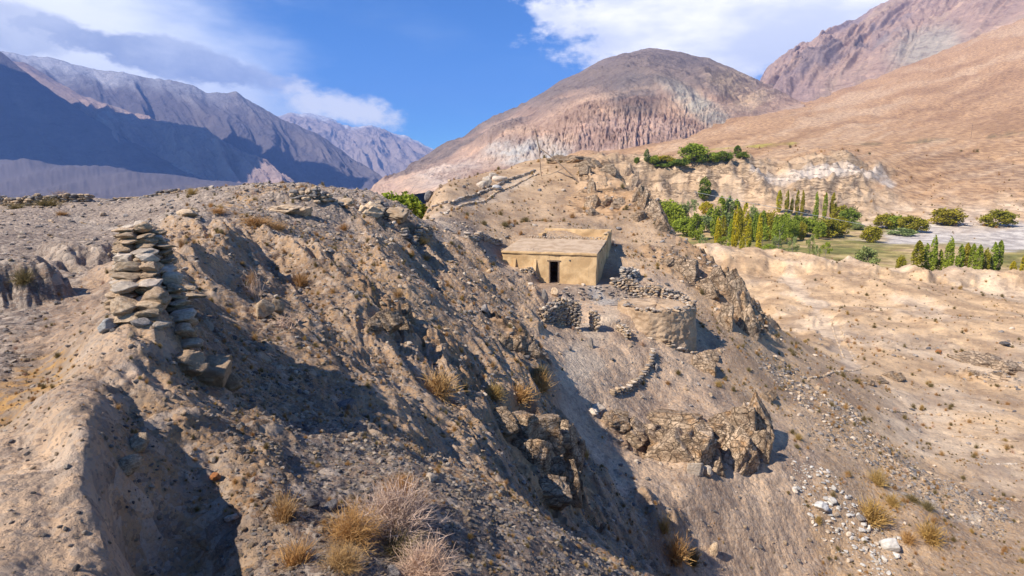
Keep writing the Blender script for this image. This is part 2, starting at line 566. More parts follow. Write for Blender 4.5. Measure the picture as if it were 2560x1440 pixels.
col_pts(330, (1440, 2.68, 'D'), (1300, 2.88, 'D'), (1200, 3.08, 'D'), (1050, 3.75, 'D'), (900, 4.3, 'P'), (820, 4.8, 'P'), (757, 5.9, 'P'), (722, 6.6, 'P'), (660, 13, 'G'), (600, 18, 'G'), (540, 27, 'G'), (505, 37, 'G'))
col_pts(395, (1440, 2.82, 'D'), (1200, 3.28, 'D'), (1050, 3.8, 'D'), (900, 4.65, 'D'), (800, 4.95, 'P'), (745, 5.9, 'P'), (705, 7.1, 'P'), (610, 10.5, 'P'), (548, 17, 'G'), (500, 33, 'G'))
col_pts(480, (1440, 2.95, 'D'), (1200, 3.5, 'D'), (1050, 4.0, 'D'), (950, 4.9, 'D'), (850, 6.3, 'D'), (770, 8.0, 'D'), (700, 10.2, 'D'), (640, 12.2, 'D'), (580, 14, 'D'), (545, 16, 'G'), (500, 30, 'G'), (480, 45, 'G'))
col_pts(640, (1440, 2.75, 'D'), (1200, 3.6, 'D'), (1080, 4.5, 'D'), (1000, 5.9, 'D'), (940, 7.0, 'D'), (850, 8.8, 'D'), (760, 11.2, 'D'), (680, 14, 'D'), (620, 16, 'D'), (560, 18, 'G'), (510, 24, 'G'), (477, 42, 'G'))
col_pts(800, (1440, 2.7, 'G'), (1200, 4.0, 'G'), (1100, 4.9, 'G'), (1030, 7.0, 'D'), (900, 9, 'D'), (800, 11.5, 'D'), (700, 15, 'D'), (600, 20.5, 'G'), (540, 24, 'G'), (500, 30, 'G'), (478, 42, 'G'))
col_pts(1000, (1440, 3.0, 'G'), (1250, 3.9, 'G'), (1160, 4.7, 'G'), (1110, 7.4, 'D'), (1050, 8.2, 'D'), (950, 11, 'D'), (850, 14, 'D'), (750, 18, 'D'), (650, 24, 'D'), (560, 31, 'G'), (525, 35, 'G'), (507, 38, 'G'))
col_pts(1080, (1440, 3.1, 'G'), (1290, 3.8, 'G'), (1205, 4.5, 'G'), (1180, 7.2, 'D'), (1080, 9.3, 'D'), (950, 12.5, 'D'), (800, 19, 'D'), (700, 26, 'D'), (620, 33, 'D'), (575, 38, 'G'), (552, 43, 'G'), (540, 48, 'H'), (500, 58, 'H'), (484, 66, 'H'))
col_pts(1200, (1440, 3.3, 'G'), (1262, 4.5, 'G'), (1200, 8.4, 'D'), (1100, 11, 'D'), (1000, 14.5, 'D'), (900, 18.5, 'D'), (800, 24, 'D'), (700, 32, 'D'), (640, 38, 'D'), (610, 42, 'G'), (550, 52, 'H'), (500, 62, 'H'), (437, 76, 'H'))
col_pts(1320, (1440, 3.6, 'G'), (1312, 4.5, 'G'), (1285, 9.8, 'D'), (1200, 11.5, 'R'), (1100, 14.5, 'R'), (1000, 18, 'D'), (900, 23.5, 'D'), (820, 29, 'D'), (740, 36, 'D'), (690, 41.8, 'D'), (655, 45.5, 'H'), (600, 48.5, 'H'), (565, 53, 'H'), (550, 57, 'H'), (480, 70, 'H'), (404, 84, 'H'))
col_pts(1262, (666, 42.2, 'P'))
col_pts(1300, (678, 41.9, 'P'))
col_pts(1345, (690, 41.6, 'P'))
col_pts(1430, (1440, 4.0, 'G'), (1366, 4.7, 'G'), (1330, 12.3, 'D'), (1260, 13.5, 'R'), (1200, 16.0, 'R'), (1120, 19.5, 'D'), (1060, 22.5, 'P'), (960, 25.5, 'P'), (880, 29, 'P'), (820, 33, 'P'), (760, 37.5, 'P'), (715, 41, 'G'), (640, 46, 'H'), (576, 51, 'H'), (550, 56, 'H'), (480, 71, 'H'), (390, 86, 'H'))
col_pts(1530, (1440, 9.5, 'D'), (1390, 13.0, 'D'), (1300, 17, 'D'), (1180, 21, 'P'), (1080, 24, 'P'), (980, 27, 'P'), (880, 31, 'P'), (800, 35.5, 'P'), (740, 39.5, 'G'), (680, 44, 'H'), (600, 53, 'H'), (500, 66, 'R'), (407, 83, 'R'))
col_pts(1640, (1440, 17.3, 'D'), (1340, 18.5, 'D'), (1200, 21.5, 'P'), (1100, 25, 'P'), (1000, 28.5, 'P'), (900, 32, 'P'), (800, 37, 'P'), (720, 42, 'P'), (650, 48, 'H'), (560, 57, 'H'), (500, 66, 'R'))
col_pts(1740, (1440, 18.5, 'P'), (1300, 20.5, 'P'), (1200, 22, 'P'), (1050, 27, 'P'), (950, 31, 'P'), (890, 34.5, 'P'), (800, 39, 'H'), (700, 46, 'H'), (612, 54, 'R'))
col_pts(1850, (1440, 19.5, 'P'), (1300, 21.5, 'P'), (1150, 25, 'P'), (1050, 28.5, 'P'), (950, 33, 'H'), (850, 39, 'H'), (760, 46, 'R'), (705, 51, 'R'))
col_pts(1950, (1440, 20.5, 'P'), (1250, 23.5, 'P'), (1100, 28, 'P'), (1000, 33, 'H'), (920, 39, 'H'), (875, 44, 'H'), (830, 74, 'S'), (760, 88, 'S'), (700, 106, 'S'), (668, 118, 'S'))
col_pts(1850, (680, 110, 'S'), (652, 120, 'S'), (642, 150, 'F'), (600, 200, 'F'), (565, 245, 'S'), (530, 270, 'S'), (480, 290, 'L'), (430, 312, 'L'), (400, 360, 'A'), (350, 620, 'A'), (305, 1000, 'A'))
col_pts(1740, (632, 122, 'S'), (610, 190, 'F'), (565, 240, 'S'), (540, 262, 'S'), (500, 285, 'L'), (430, 312, 'L'), (400, 350, 'A'), (372, 500, 'A'), (352, 800, 'A'))
col_pts(1640, (500, 285, 'L'), (425, 315, 'L'), (405, 360, 'A'), (385, 500, 'A'), (368, 800, 'A'))
col_pts(2100, (1440, 21.5, 'H'), (1250, 25, 'H'), (1100, 30.5, 'H'), (1000, 37, 'H'), (950, 44, 'H'), (900, 55, 'S'), (850, 67, 'S'), (780, 82, 'S'), (720, 98, 'S'), (680, 112, 'S'), (668, 135, 'F'), (620, 180, 'F'), (580, 240, 'F'), (555, 268, 'S'), (500, 300, 'L'), (420, 332, 'L'), (390, 385, 'A'), (330, 700, 'A'), (262, 1300, 'A'))
col_pts(2300, (1440, 22, 'H'), (1300, 25.5, 'H'), (1200, 30, 'H'), (1100, 38, 'S'), (1000, 47, 'S'), (900, 59, 'S'), (800, 77, 'S'), (730, 97, 'S'), (693, 112, 'S'), (683, 127, 'F'), (620, 180, 'F'), (600, 215, 'W'), (560, 258, 'W'), (545, 272, 'S'), (480, 330, 'A'), (400, 400, 'A'), (330, 700, 'A'), (180, 1500, 'A'))
col_pts(2560, (1440, 23, 'H'), (1300, 28, 'H'), (1200, 33, 'S'), (1100, 39, 'S'), (1000, 48, 'S'), (900, 60, 'S'), (800, 78, 'S'), (745, 97, 'S'), (708, 110, 'S'), (698, 127, 'F'), (640, 165, 'F'), (612, 205, 'W'), (570, 240, 'W'), (550, 262, 'S'), (450, 340, 'A'), (340, 480, 'A'), (250, 900, 'A'), (60, 1700, 'A'))
col_pts(2950, (1440, 24, 'H'), (1200, 33, 'S'), (1000, 48, 'S'), (800, 78, 'S'), (720, 110, 'S'), (700, 130, 'F'), (640, 165, 'F'), (600, 215, 'W'), (560, 250, 'S'), (430, 330, 'A'), (300, 480, 'A'), (180, 900, 'A'), (-60, 1700, 'A'))
# ground falls away behind the plateau rim and behind the hill
for u in (-700, -350, 0, 250, 480, 700, 880):
    for Yd, z in ((58, -6), (85, -20), (150, -36), (400, -40), (1200, -40), (2600, -40)):
        zpt(u, Yd, z, 'G' if Yd < 100 else 'B')
for Yd, z in ((46, -4.5), (60, -9), (85, -20), (150, -36), (400, -40), (1200, -40), (2600, -40)):
    zpt(1000, Yd, z, 'H' if Yd < 100 else 'B')
for u, Y0, z0 in ((1090, 72, -1.4), (1200, 83, 0.6), (1320, 92, 2.4), (1430, 95, 3.0), (1530, 92, 1.5), (1640, 73, -4.0), (1740, 60, -8.5), (1850, 56, -11.0)):
    zpt(u, Y0, z0, 'H')
    zpt(u, Y0 * 1.25, z0 - 10 if u < 1600 else max(z0 - 9, -18.5), 'H')
    if u < 1400:
        for Yd, z in ((150, -34), (250, -38), (500, -36)):
            zpt(u, Yd, z, 'B')
        zpt(u, 900, -30 if u < 1250 else 0, 'A')
    elif u < 1600:
        for Yd, z, m in ((150, -22, 'S'), (230, -20, 'S'), (300, 5, 'L'), (380, 18, 'A'), (600, 30, 'A'), (900, 55, 'A')):
            zpt(u, Yd, z, m)
    else:
        zpt(u, 112 if u > 1700 else 120, -16.5 if u > 1700 else -18.5, 'S')
        zpt(u, 150, -19.0, 'F')
        zpt(u, 200, -19.0, 'F')
# far fans at the foot of the left mountains
for u, v, Yd, m in ((-500, 400, 3400, 'B'), (60, 408, 3400, 'B'), (300, 436, 3200, 'B'), (560, 468, 3000, 'B')):
    a, e = ray(u, v)
    CPTS.append((a, math.log(Yd), e, m))
for u in (-700, 0, 400, 800, 1100, 1400, 1700):
    zpt(u, 9000, 60 if u < 500 else -40, 'B')
zpt(700, 3200, -36, 'B')
zpt(950, 3200, -40, 'B')
for u in (1850, 2100, 2300, 2560, 2950):
    zpt(u, 3200, 300 + (u - 1850) * 0.9, 'A')
    zpt(u, 9000, 900, 'A')

CP_ = np.array([(c[0], c[1], c[2]) for c in CPTS])
CM = np.array([c[3] for c in CPTS])


def rbf_fit(pts, val, c2):
    d2 = ((pts[:, None, :] - pts[None, :, :]) ** 2).sum(-1)
    A = np.sqrt(d2 + c2)
    n = len(pts)
    Pm = np.hstack([np.ones((n, 1)), pts])
    K = np.zeros((n + 3, n + 3))
    K[:n, :n] = A - np.eye(n) * 1e-3
    K[:n, n:] = Pm
    K[n:, :n] = Pm.T
    return np.linalg.solve(K, np.concatenate([val, np.zeros(3)]))


ASC = np.array([1.0, 0.55])                       # stretch: control columns lie further apart than rows
w_ = rbf_fit(CP_[:, :2] * ASC, CP_[:, 2], 0.0006)

# grid in (a, s): dense in view, coarse outside
acol = np.concatenate([np.linspace(-1.45, -0.96, 50, endpoint=False), np.linspace(-0.96, 0.96, 980, endpoint=False), np.linspace(0.96, 1.35, 36)])
srow = np.concatenate([np.linspace(math.log(1.3), math.log(10), 500, endpoint=False),
                       np.linspace(math.log(10), math.log(50), 310, endpoint=False),
                       np.linspace(math.log(50), math.log(400), 230, endpoint=False),
                       np.linspace(math.log(400), math.log(9000), 110)])
NA, NS = len(acol), len(srow)
A2, S2 = np.meshgrid(acol, srow)
E = np.empty(A2.shape, np.float32)
cx = (CP_[:, 0] * ASC[0]).astype(np.float32)
cy = (CP_[:, 1] * ASC[1]).astype(np.float32)
wn = w_[:-3].astype(np.float32)
# solve on a coarse grid and spread it with a cubic filter
ac = np.linspace(-1.5, 1.4, 420)
sc = np.linspace(0.15, 9.2, 420)
Ac, Sc = np.meshgrid(ac, sc)
Ec = np.zeros(Ac.shape)
for i in range(len(sc)):
    dx = (ac[:, None] * ASC[0] - cx[None, :])
    dy = (sc[i] * ASC[1] - cy)[None, :]
    Ec[i] = np.sqrt(dx * dx + dy * dy + 0.0006) @ wn + w_[-3] + w_[-2] * ac * ASC[0] + w_[-1] * sc[i] * ASC[1]


def cubic_sample(G, gx0, gdx, gy0, gdy, xs, ys):
    """separable Catmull-Rom sample of G on the tensor grid xs, ys"""
    def wts(q, n):
        i = np.clip(np.floor(q).astype(int), 1, n - 3)
        t = q - i
        w = np.stack([-0.5 * t + t * t - 0.5 * t ** 3, 1 - 2.5 * t * t + 1.5 * t ** 3, 0.5 * t + 2 * t * t - 1.5 * t ** 3, -0.5 * t * t + 0.5 * t ** 3])
        return i, w
    ix, wx = wts((xs - gx0) / gdx, G.shape[1])
    iy, wy = wts((ys - gy0) / gdy, G.shape[0])
    H = sum(G[:, ix + k - 1] * wx[k][None, :] for k in range(4))
    return sum(H[iy + k - 1, :] * wy[k][:, None] for k in range(4))


E = cubic_sample(Ec, ac[0], ac[1] - ac[0], sc[0], sc[1] - sc[0], acol, srow)
YG = np.exp(S2)
XG = A2 * YG
# material weights, inverse distance with ragged borders
MATS = 'PGDRHSOFWABL'
jx = fbm(A2 * 14, S2 * 14, 1.0, 4, 0.55, 21) * 0.035
jy = fbm(A2 * 14, S2 * 14, 1.0, 4, 0.55, 31) * 0.05
coarse = 3
Aj = (A2 + jx)[::coarse, ::coarse]
Sj = (S2 + jy)[::coarse, ::coarse]
WM = np.zeros((len(MATS),) + Aj.shape, np.float32)
for (a, s, e, m) in CPTS:
    d2 = (Aj - a) ** 2 * 1.0 + ((Sj - s) * 0.6) ** 2 + 2e-4
    WM[MATS.index(m)] += (1.0 / (d2 * d2 * d2)).astype(np.float32)
WM /= WM.sum(0)
ri = np.minimum(np.arange(NS) / coarse, Aj.shape[0] - 1.001)
ci = np.minimum(np.arange(NA) / coarse, Aj.shape[1] - 1.001)
r0 = ri.astype(int)
c0 = ci.astype(int)
fr = (ri - r0)[:, None].astype(np.float32)
fc = (ci - c0)[None, :].astype(np.float32)


def up(G):
    a = G[r0][:, c0]
    b = G[r0][:, c0 + 1]
    c = G[r0 + 1][:, c0]
    d = G[r0 + 1][:, c0 + 1]
    return a * (1 - fr) * (1 - fc) + b * (1 - fr) * fc + c * fr * (1 - fc) + d * fr * fc


WT = {m: up(WM[i]) for i, m in enumerate(MATS)}
SPC = np.maximum(YG * 0.0022, 0.008)

# ---- image position of every base vertex, used only to say where a patch of rock, a path or grass lies on the ground
den = CP - E * SP
UG = 1280 + F * A2 / (CP - SP * E)                                # inverse of ray()
VG = 720 - F * (E * CP + SP) / (CP - E * SP)


def patch(pts, rad):
    """soft ground patch along a polyline of ground marks (u, v, Y)"""
    m = np.zeros(A2.shape, np.float32)
    q = [(ray(u, v)[0], math.log(Yd)) for u, v, Yd in pts]
    if len(q) == 1:
        q = q * 2
    for (a0, s0), (a1, s1) in zip(q[:-1], q[1:]):
        da, ds = a1 - a0, s1 - s0
        L = da * da + ds * ds + 1e-9
        t = np.clip(((A2 - a0) * da + (S2 - s0) * ds) / L, 0, 1)
        d = np.sqrt((A2 - a0 - t * da) ** 2 + (S2 - s0 - t * ds) ** 2)
        m = np.maximum(m, 1 - sstep(rad * 0.5, rad, d + jx * 0.6))
    return m


Zb = E * YG
ZG = Zb.copy()
near = 1 - sstep(55, 110, YG)
rock = np.clip(WT['R'] + 0.95 * WT['L'] + 0.25 * WT['S'] * sstep(0.05, 0.5, fbm(XG, YG, 30, 5, .6, 191)), 0, 1)
# named rock patches
rp = np.zeros(A2.shape, np.float32)
for pts_, rad in (([(1010, 560, 31), (900, 520, 28)], .05), ([(960, 800, 15), (1060, 860, 15), (1150, 930, 15.5)], .05),
                  ([(1250, 850, 25), (1330, 880, 25)], .03), ([(1230, 1030, 14), (1330, 1100, 14), (1400, 1200, 15)], .09),
                  ([(1560, 1080, 24.5), (1700, 1100, 24), (1880, 1080, 26)], .05), ([(1780, 650, 50), (1840, 720, 50), (1900, 830, 45)], .045),
                  ([(1560, 430, 78), (1620, 500, 66), (1680, 560, 59)], .045), ([(1640, 640, 49), (1730, 690, 46)], .035),
                  ([(1480, 430, 78), (1470, 520, 64)], .03), ([(1380, 400, 84), (1480, 400, 83)], .04),
                  ([(2380, 950, 55), (2500, 960, 54)], .03)):
    rp = np.maximum(rp, patch(pts_, rad))
rock = np.clip(np.maximum(rock, rp * 0.9), 0, 1)
slopeL = np.clip(WT['D'] + 0.3 * WT['G'] * sstep(0.0, 0.3, A2 + 0.55), 0, 1) * near
flat = np.clip(WT['S'] + WT['F'] + WT['W'], 0, 1)

# ribs and gullies that run down the left slope, away from the rim
q1 = XG * 0.80 + YG * 0.60                                         # across the ribs
q2 = XG * 0.60 - YG * 0.80
wq = fbm(XG, YG, 6.0, 3, 0.5, 5) * 1.6
rib = fbm(q1 + wq, q2 * 0.28, 2.4, 6, 0.58, 41, SPC, True)
ZG += slopeL * rib * np.clip(0.030 * (YG - 2.5), 0.015, 0.36)
# shelves of bedded rock dipping to the right
bed = ZG * 1.0 + XG * 0.35 + fbm(XG, YG, 5, 3, 0.5, 55) * 0.5
for th, am in ((1.3, 0.9), (0.45, 0.7)):
    fr_ = bed / th - np.floor(bed / th)
    st = (sstep(0.55, 0.95, fr_) - fr_) * th * am
    ZG += rock * near * st * np.clip(YG * 0.035, 0.1, 0.8)
ZG += rock * near * fbm(XG, YG, 1.8, 6, 0.62, 61, SPC, True) * np.clip(YG * 0.011, 0.03, 0.38)
# lumps and clods everywhere
rough = (1 - 0.6 * flat)
ZG += rough * fbm(XG, YG, 7.0, 3, 0.5, 71, SPC) * np.clip(0.010 * (YG - 3), 0.0, 0.35)
ZG += (0.35 + 0.65 * rough) * fbm(XG, YG, 1.1, 6, 0.60, 81, SPC) * np.clip(0.010 * YG, 0.028, 0.13) * (1 - 0.45 * WT['H'] - .3 * WT['S']) * (1 - 0.55 * WT['G'] * (A2 < -0.55)) * (1 - .5 * sstep(60, 200, YG))
ZG += near * np.clip(fbm(XG, YG, 0.35, 5, 0.65, 91, SPC), 0, 1) * np.clip(0.02 * YG, 0.03, 0.10) * (0.25 + slopeL * 0.5 + rock)
ZG += (1 - sstep(5, 9, YG)) * (np.clip(fbm(XG, YG, 0.16, 4, 0.6, 95, SPC, True), -.2, 1) * 0.016 + fbm(XG, YG, 0.5, 3, .5, 96, SPC) * .02)
# pale cliff band across the valley, and the slope above it
cl = WT['L']
ZG += cl * fbm(XG, YG + ZG * 2, 26, 7, 0.66, 101, SPC, True) * 3.8
ZG += WT['A'] * fbm(XG * 0.55 + YG * 0.25, YG * 0.25 - XG * .12, 60, 7, 0.55, 111, SPC, True) * np.clip(0.005 * YG, .6, 8)
ZG += WT['S'] * sstep(45, 70, YG) * (fbm(XG, YG, 22, 5, 0.5, 121, SPC) * 0.9 + fbm(XG, YG * .6, 11, 6, 0.6, 122, SPC, True) * .40)
ZG += WT['B'] * sstep(900, 2000, YG) * fbm(XG, YG * .4, 420, 6, 0.55, 123, None, True) * 16
# erosion lip in front of the fields
lip = patch([(1740, 632, 120), (1850, 652, 119), (1950, 668, 116), (2100, 680, 112), (2300, 693, 110), (2560, 706, 108), (2950, 716, 108)], 0.055)
ZG += lip * 1.2 + lip * fbm(XG, YG * 0.4, 9, 4, 0.5, 131, SPC, True) * 0.8
# mounds and the hollow on the plateau at far left
ZG += patch([(20, 690, 8.8), (-120, 690, 8.8)], .11) * 0.62
ZG += patch([(170, 585, 15.5), (215, 610, 13.0)], .06) * 0.40
ZG -= patch([(250, 640, 12.2)], .09) * 0.50
ZG += patch([(640, 500, 26), (760, 510, 26), (850, 515, 27)], .05) * 0.22

# terrace the house stands on, and trodden paths
def flatten(cx_, cy_, rx, ry, rot, z, soft=0.35):
    global ZG
    c, s = math.cos(rot), math.sin(rot)
    p = ((XG - cx_) * c + (YG - cy_) * s) / rx
    q = (-(XG - cx_) * s + (YG - cy_) * c) / ry
    d = np.maximum(np.abs(p), np.abs(q))
    m = 1 - sstep(1.0, 1.0 + soft, d)
    ZG = ZG * (1 - m) + (z + 0.25 * (ZG - z) * 0.2) * m
    return m


path = patch([(1540, 775, 36.5), (1470, 850, 31), (1430, 960, 25.5), (1436, 1060, 22.5), (1500, 1160, 21.5), (1560, 1250, 20)], 0.034)
path = np.maximum(path, patch([(1090, 556, 42), (1160, 585, 41), (1240, 640, 39)], 0.022))
path = np.maximum(path, 0.9 * patch([(1080, 540, 46), (1200, 495, 61), (1330, 435, 77)], 0.012))
path = np.maximum(path, 0.9 * patch([(2130, 920, 50), (2090, 850, 66), (2040, 780, 84), (1960, 700, 106)], 0.022))
sm = (ZG - Zb) * path
ZG -= sm * 0.8

HX, HY, HZ = pt(1490, 712, 41.0)                                   # right front corner of the house
HROT = R(-16)
hc, hsn = math.cos(HROT), math.sin(HROT)


def hpt(lx, ly):
    """house axes: lx leftwards along the front, ly into the house"""
    return (HX - lx * hc - ly * hsn * -1 * -1, HY - lx * hsn + ly * hc)


def hworld(lx, ly):
    return Vector((HX - lx * hc - ly * hsn, HY - lx * hsn + ly * hc, 0))


c_ = hworld(1.6, 1.2)
yard = flatten(c_.x, c_.y - 0.6, 2.5, 2.6, HROT, HZ - 0.05)
y2 = pt(1560, 765, 37.8)
yard2 = flatten(y2.x, y2.y, 2.6, 2.4, 0.3, y2.z - 0.05)

# ---- colours
PAL = {'P': (0.50, 0.355, 0.24), 'G': (0.33, 0.255, 0.20), 'D': (0.38, 0.255, 0.16), 'R': (0.50, 0.335, 0.20), 'H': (0.45, 0.315, 0.20),
       'S': (0.53, 0.37, 0.225), 'O': (0.38, 0.285, 0.20), 'F': (0.34, 0.27, 0.10), 'W': (0.52, 0.475, 0.43), 'A': (0.43, 0.265, 0.145),
       'B': (0.115, 0.10, 0.11), 'L': (0.50, 0.37, 0.245)}
COLR = sum(WT[m][..., None] * np.array(PAL[m], np.float32) for m in MATS)


def paint(m, c, k=1.0):
    global COLR
    m = np.clip(m * k, 0, 1)[..., None]
    COLR = COLR * (1 - m) + np.array(c, np.float32) * m


paint(path, (0.56, 0.44, 0.325), 0.95)
paint(patch([(1500, 735, 40), (1600, 745, 39)], .03), (0.36, 0.345, 0.33), .9)
fn = fbm(XG, YG, 26, 5, 0.55, 141)
paint(WT['B'] * sstep(-.34, -.26, A2) * sstep(90, 200, YG), (0.42, 0.37, 0.33), .95)
paint(WT['F'] * sstep(0.0, 0.5, fn), (0.17, 0.17, 0.045), .9)
paint(WT['F'] * sstep(0.0, 0.5, -fn), (0.50, 0.36, 0.20), .9)
paint(patch([(1800, 380, 420), (1900, 378, 430), (1960, 380, 440)], .03), (0.40, 0.33, 0.07), .9)
paint(patch([(1905, 470, 300), (1960, 455, 305), (2050, 430, 315), (2180, 410, 330), (2220, 430, 325)], .03), (0.60, 0.52, 0.44), .85)
paint(patch([(2340, 410, 400), (2560, 480, 330), (2800, 500, 330)], .07), (0.33, 0.22, 0.14), .7)
paint(patch([(2560, 340, 480), (2300, 365, 480), (2100, 372, 450)], .012), (0.20, 0.15, 0.08), .8)
sl = fbm(VG + 0.27 * UG + 14 * fbm(UG, VG, 160, 3, .5, 152), UG * 0.07, 30, 5, 0.6, 151)
paint(WT['A'] * sstep(0.15, 0.7, sl), (0.54, 0.39, 0.26), .5)
paint(WT['A'] * sstep(0.05, 0.5, -sl), (0.31, 0.18, 0.095), .75)
paint(WT['S'] * sstep(0.0, 0.5, fbm(XG, YG, 14, 5, .6, 161)), (0.60, 0.47, 0.34), .7)
paint(patch([(2250, 1270, 27), (2420, 1330, 27)], .03), (0.52, 0.46, 0.38), .7)
paint(patch([(900, 540, 24), (420, 540, 16), (150, 530, 24)], .02), (0.47, 0.41, 0.35), .0)
paint(patch([(160, 525, 28), (430, 540, 17)], .035), (0.50, 0.42, 0.34), .9)
# dry grass on the near side of the path and on the rim
grass = np.clip(WT['O'] * 1.1, 0, 1)
for pts_, rad in (([(620, 560, 17.5), (720, 560, 20)], .05), ([(560, 515, 23), (700, 490, 32)], .05), ([(1060, 600, 34), (1180, 650, 35)], .05),
                  ([(860, 630, 21), (950, 720, 18)], .06), ([(1350, 940, 21), (1300, 1000, 17.5)], .05), ([(2180, 1200, 27), (2330, 1330, 26)], .05),
                  ([(1980, 930, 41), (2130, 1080, 32), (2250, 1230, 29)], .05)):
    grass = np.maximum(grass, 0.75 * patch(pts_, rad))
grass = np.maximum(grass, 0.25 * slopeL)
grass = np.maximum(grass, 0.30 * WT['H'])
grav = np.clip(WT['G'] + 0.75 * WT['D'] + 0.55 * WT['P'] + 0.55 * WT['H'], 0, 1)
grav = np.maximum(grav, .8 * patch([(2050, 1050, 31), (2300, 1150, 31), (2560, 1300, 28)], .05))
grav = np.maximum(grav, .25 * WT['S'] * (YG < 90))
grav = grav * (1 - 0.7 * yard) * (1 - sstep(45, 90, YG))

E = ZG / YG
VERT = np.stack([XG, YG, ZG], -1).astype(np.float32)
idx = np.arange(NA * NS).reshape(NS, NA)
quads = np.stack([idx[:-1, :-1], idx[:-1, 1:], idx[1:, 1:], idx[1:, :-1]], -1).reshape(-1, 4)
Wface = {m: WT[m][:-1, :-1].ravel() for m in 'FABWL'}
reg = np.zeros(len(quads), int)
Yf = YG[:-1, :-1].ravel()
reg[(Wface['A'] > 0.5) & (Yf > 250)] = 2
reg[(Wface['B'] > 0.5) & (Yf > 90)] = 3
reg[(Wface['F'] > 0.5)] = 1
reg[(Wface['W'] > 0.5)] = 4
Cf = COLR.reshape(-1, 3)
Mf = np.stack([rock, grav, grass], -1).reshape(-1, 3)
Vf = VERT.reshape(-1, 3)
for k, nm in enumerate(('ground', 'field', 'mountain_slope', 'valley_floor', 'river_bed')):
    q = quads[reg == k]
    if not len(q):
        continue
    used, inv = np.unique(q, return_inverse=True)
    me = new_mesh(nm, Vf[used], inv.reshape(-1, 4), True, M_ground)
    add_col(me, 'Col', Cf[used])
    add_col(me, 'Msk', Mf[used])
    o = link(nm, me)
    o['kind'] = 'structure'


# ---- queries on the finished ground
def hit(u, v, ymin=1.5):
    """first ground point seen through the photograph's (u, v), beyond ymin"""
    a, e = ray(u, v)
    j = np.searchsorted(acol, a) - 1
    j = int(np.clip(j, 0, NA - 2))
    t = (a - acol[j]) / (acol[j + 1] - acol[j])
    prof = E[:, j] * (1 - t) + E[:, j + 1] * t
    ok = np.nonzero((prof[1:] >= e) & (prof[:-1] < e) & (srow[1:] > math.log(ymin)))[0]
    if not len(ok):
        ok2 = np.nonzero((srow > math.log(ymin)))[0]
        i = ok2[np.argmin(np.abs(prof[ok2] - e))]
        Yd = math.exp(srow[i])
        return Vector((a * Yd, Yd, prof[i] * Yd))
    i = ok[0]
    f = (e - prof[i]) / (prof[i + 1] - prof[i])
    Yd = math.exp(srow[i] * (1 - f) + srow[i + 1] * f)
    return Vector((a * Yd, Yd, e * Yd))


def gz(x, y):
    a = x / y
    s = math.log(y)
    j = int(np.clip(np.searchsorted(acol, a) - 1, 0, NA - 2))
    i = int(np.clip(np.searchsorted(srow, s) - 1, 0, NS - 2))
    t = (a - acol[j]) / (acol[j + 1] - acol[j])
    q = (s - srow[i]) / (srow[i + 1] - srow[i])
    return float((ZG[i, j] * (1 - t) + ZG[i, j + 1] * t) * (1 - q) + (ZG[i + 1, j] * (1 - t) + ZG[i + 1, j + 1] * t) * q)


def pxsize(Yd, px):
    return px * Yd / F

# ------------------------------------------------------------------ mountains
def interp_keys(keys, t):
    k = np.array(keys, float)
    x = np.linspace(0, 1, len(k))
    return np.stack([np.interp(t, x, k[:, i]) for i in range(k.shape[1])], -1)


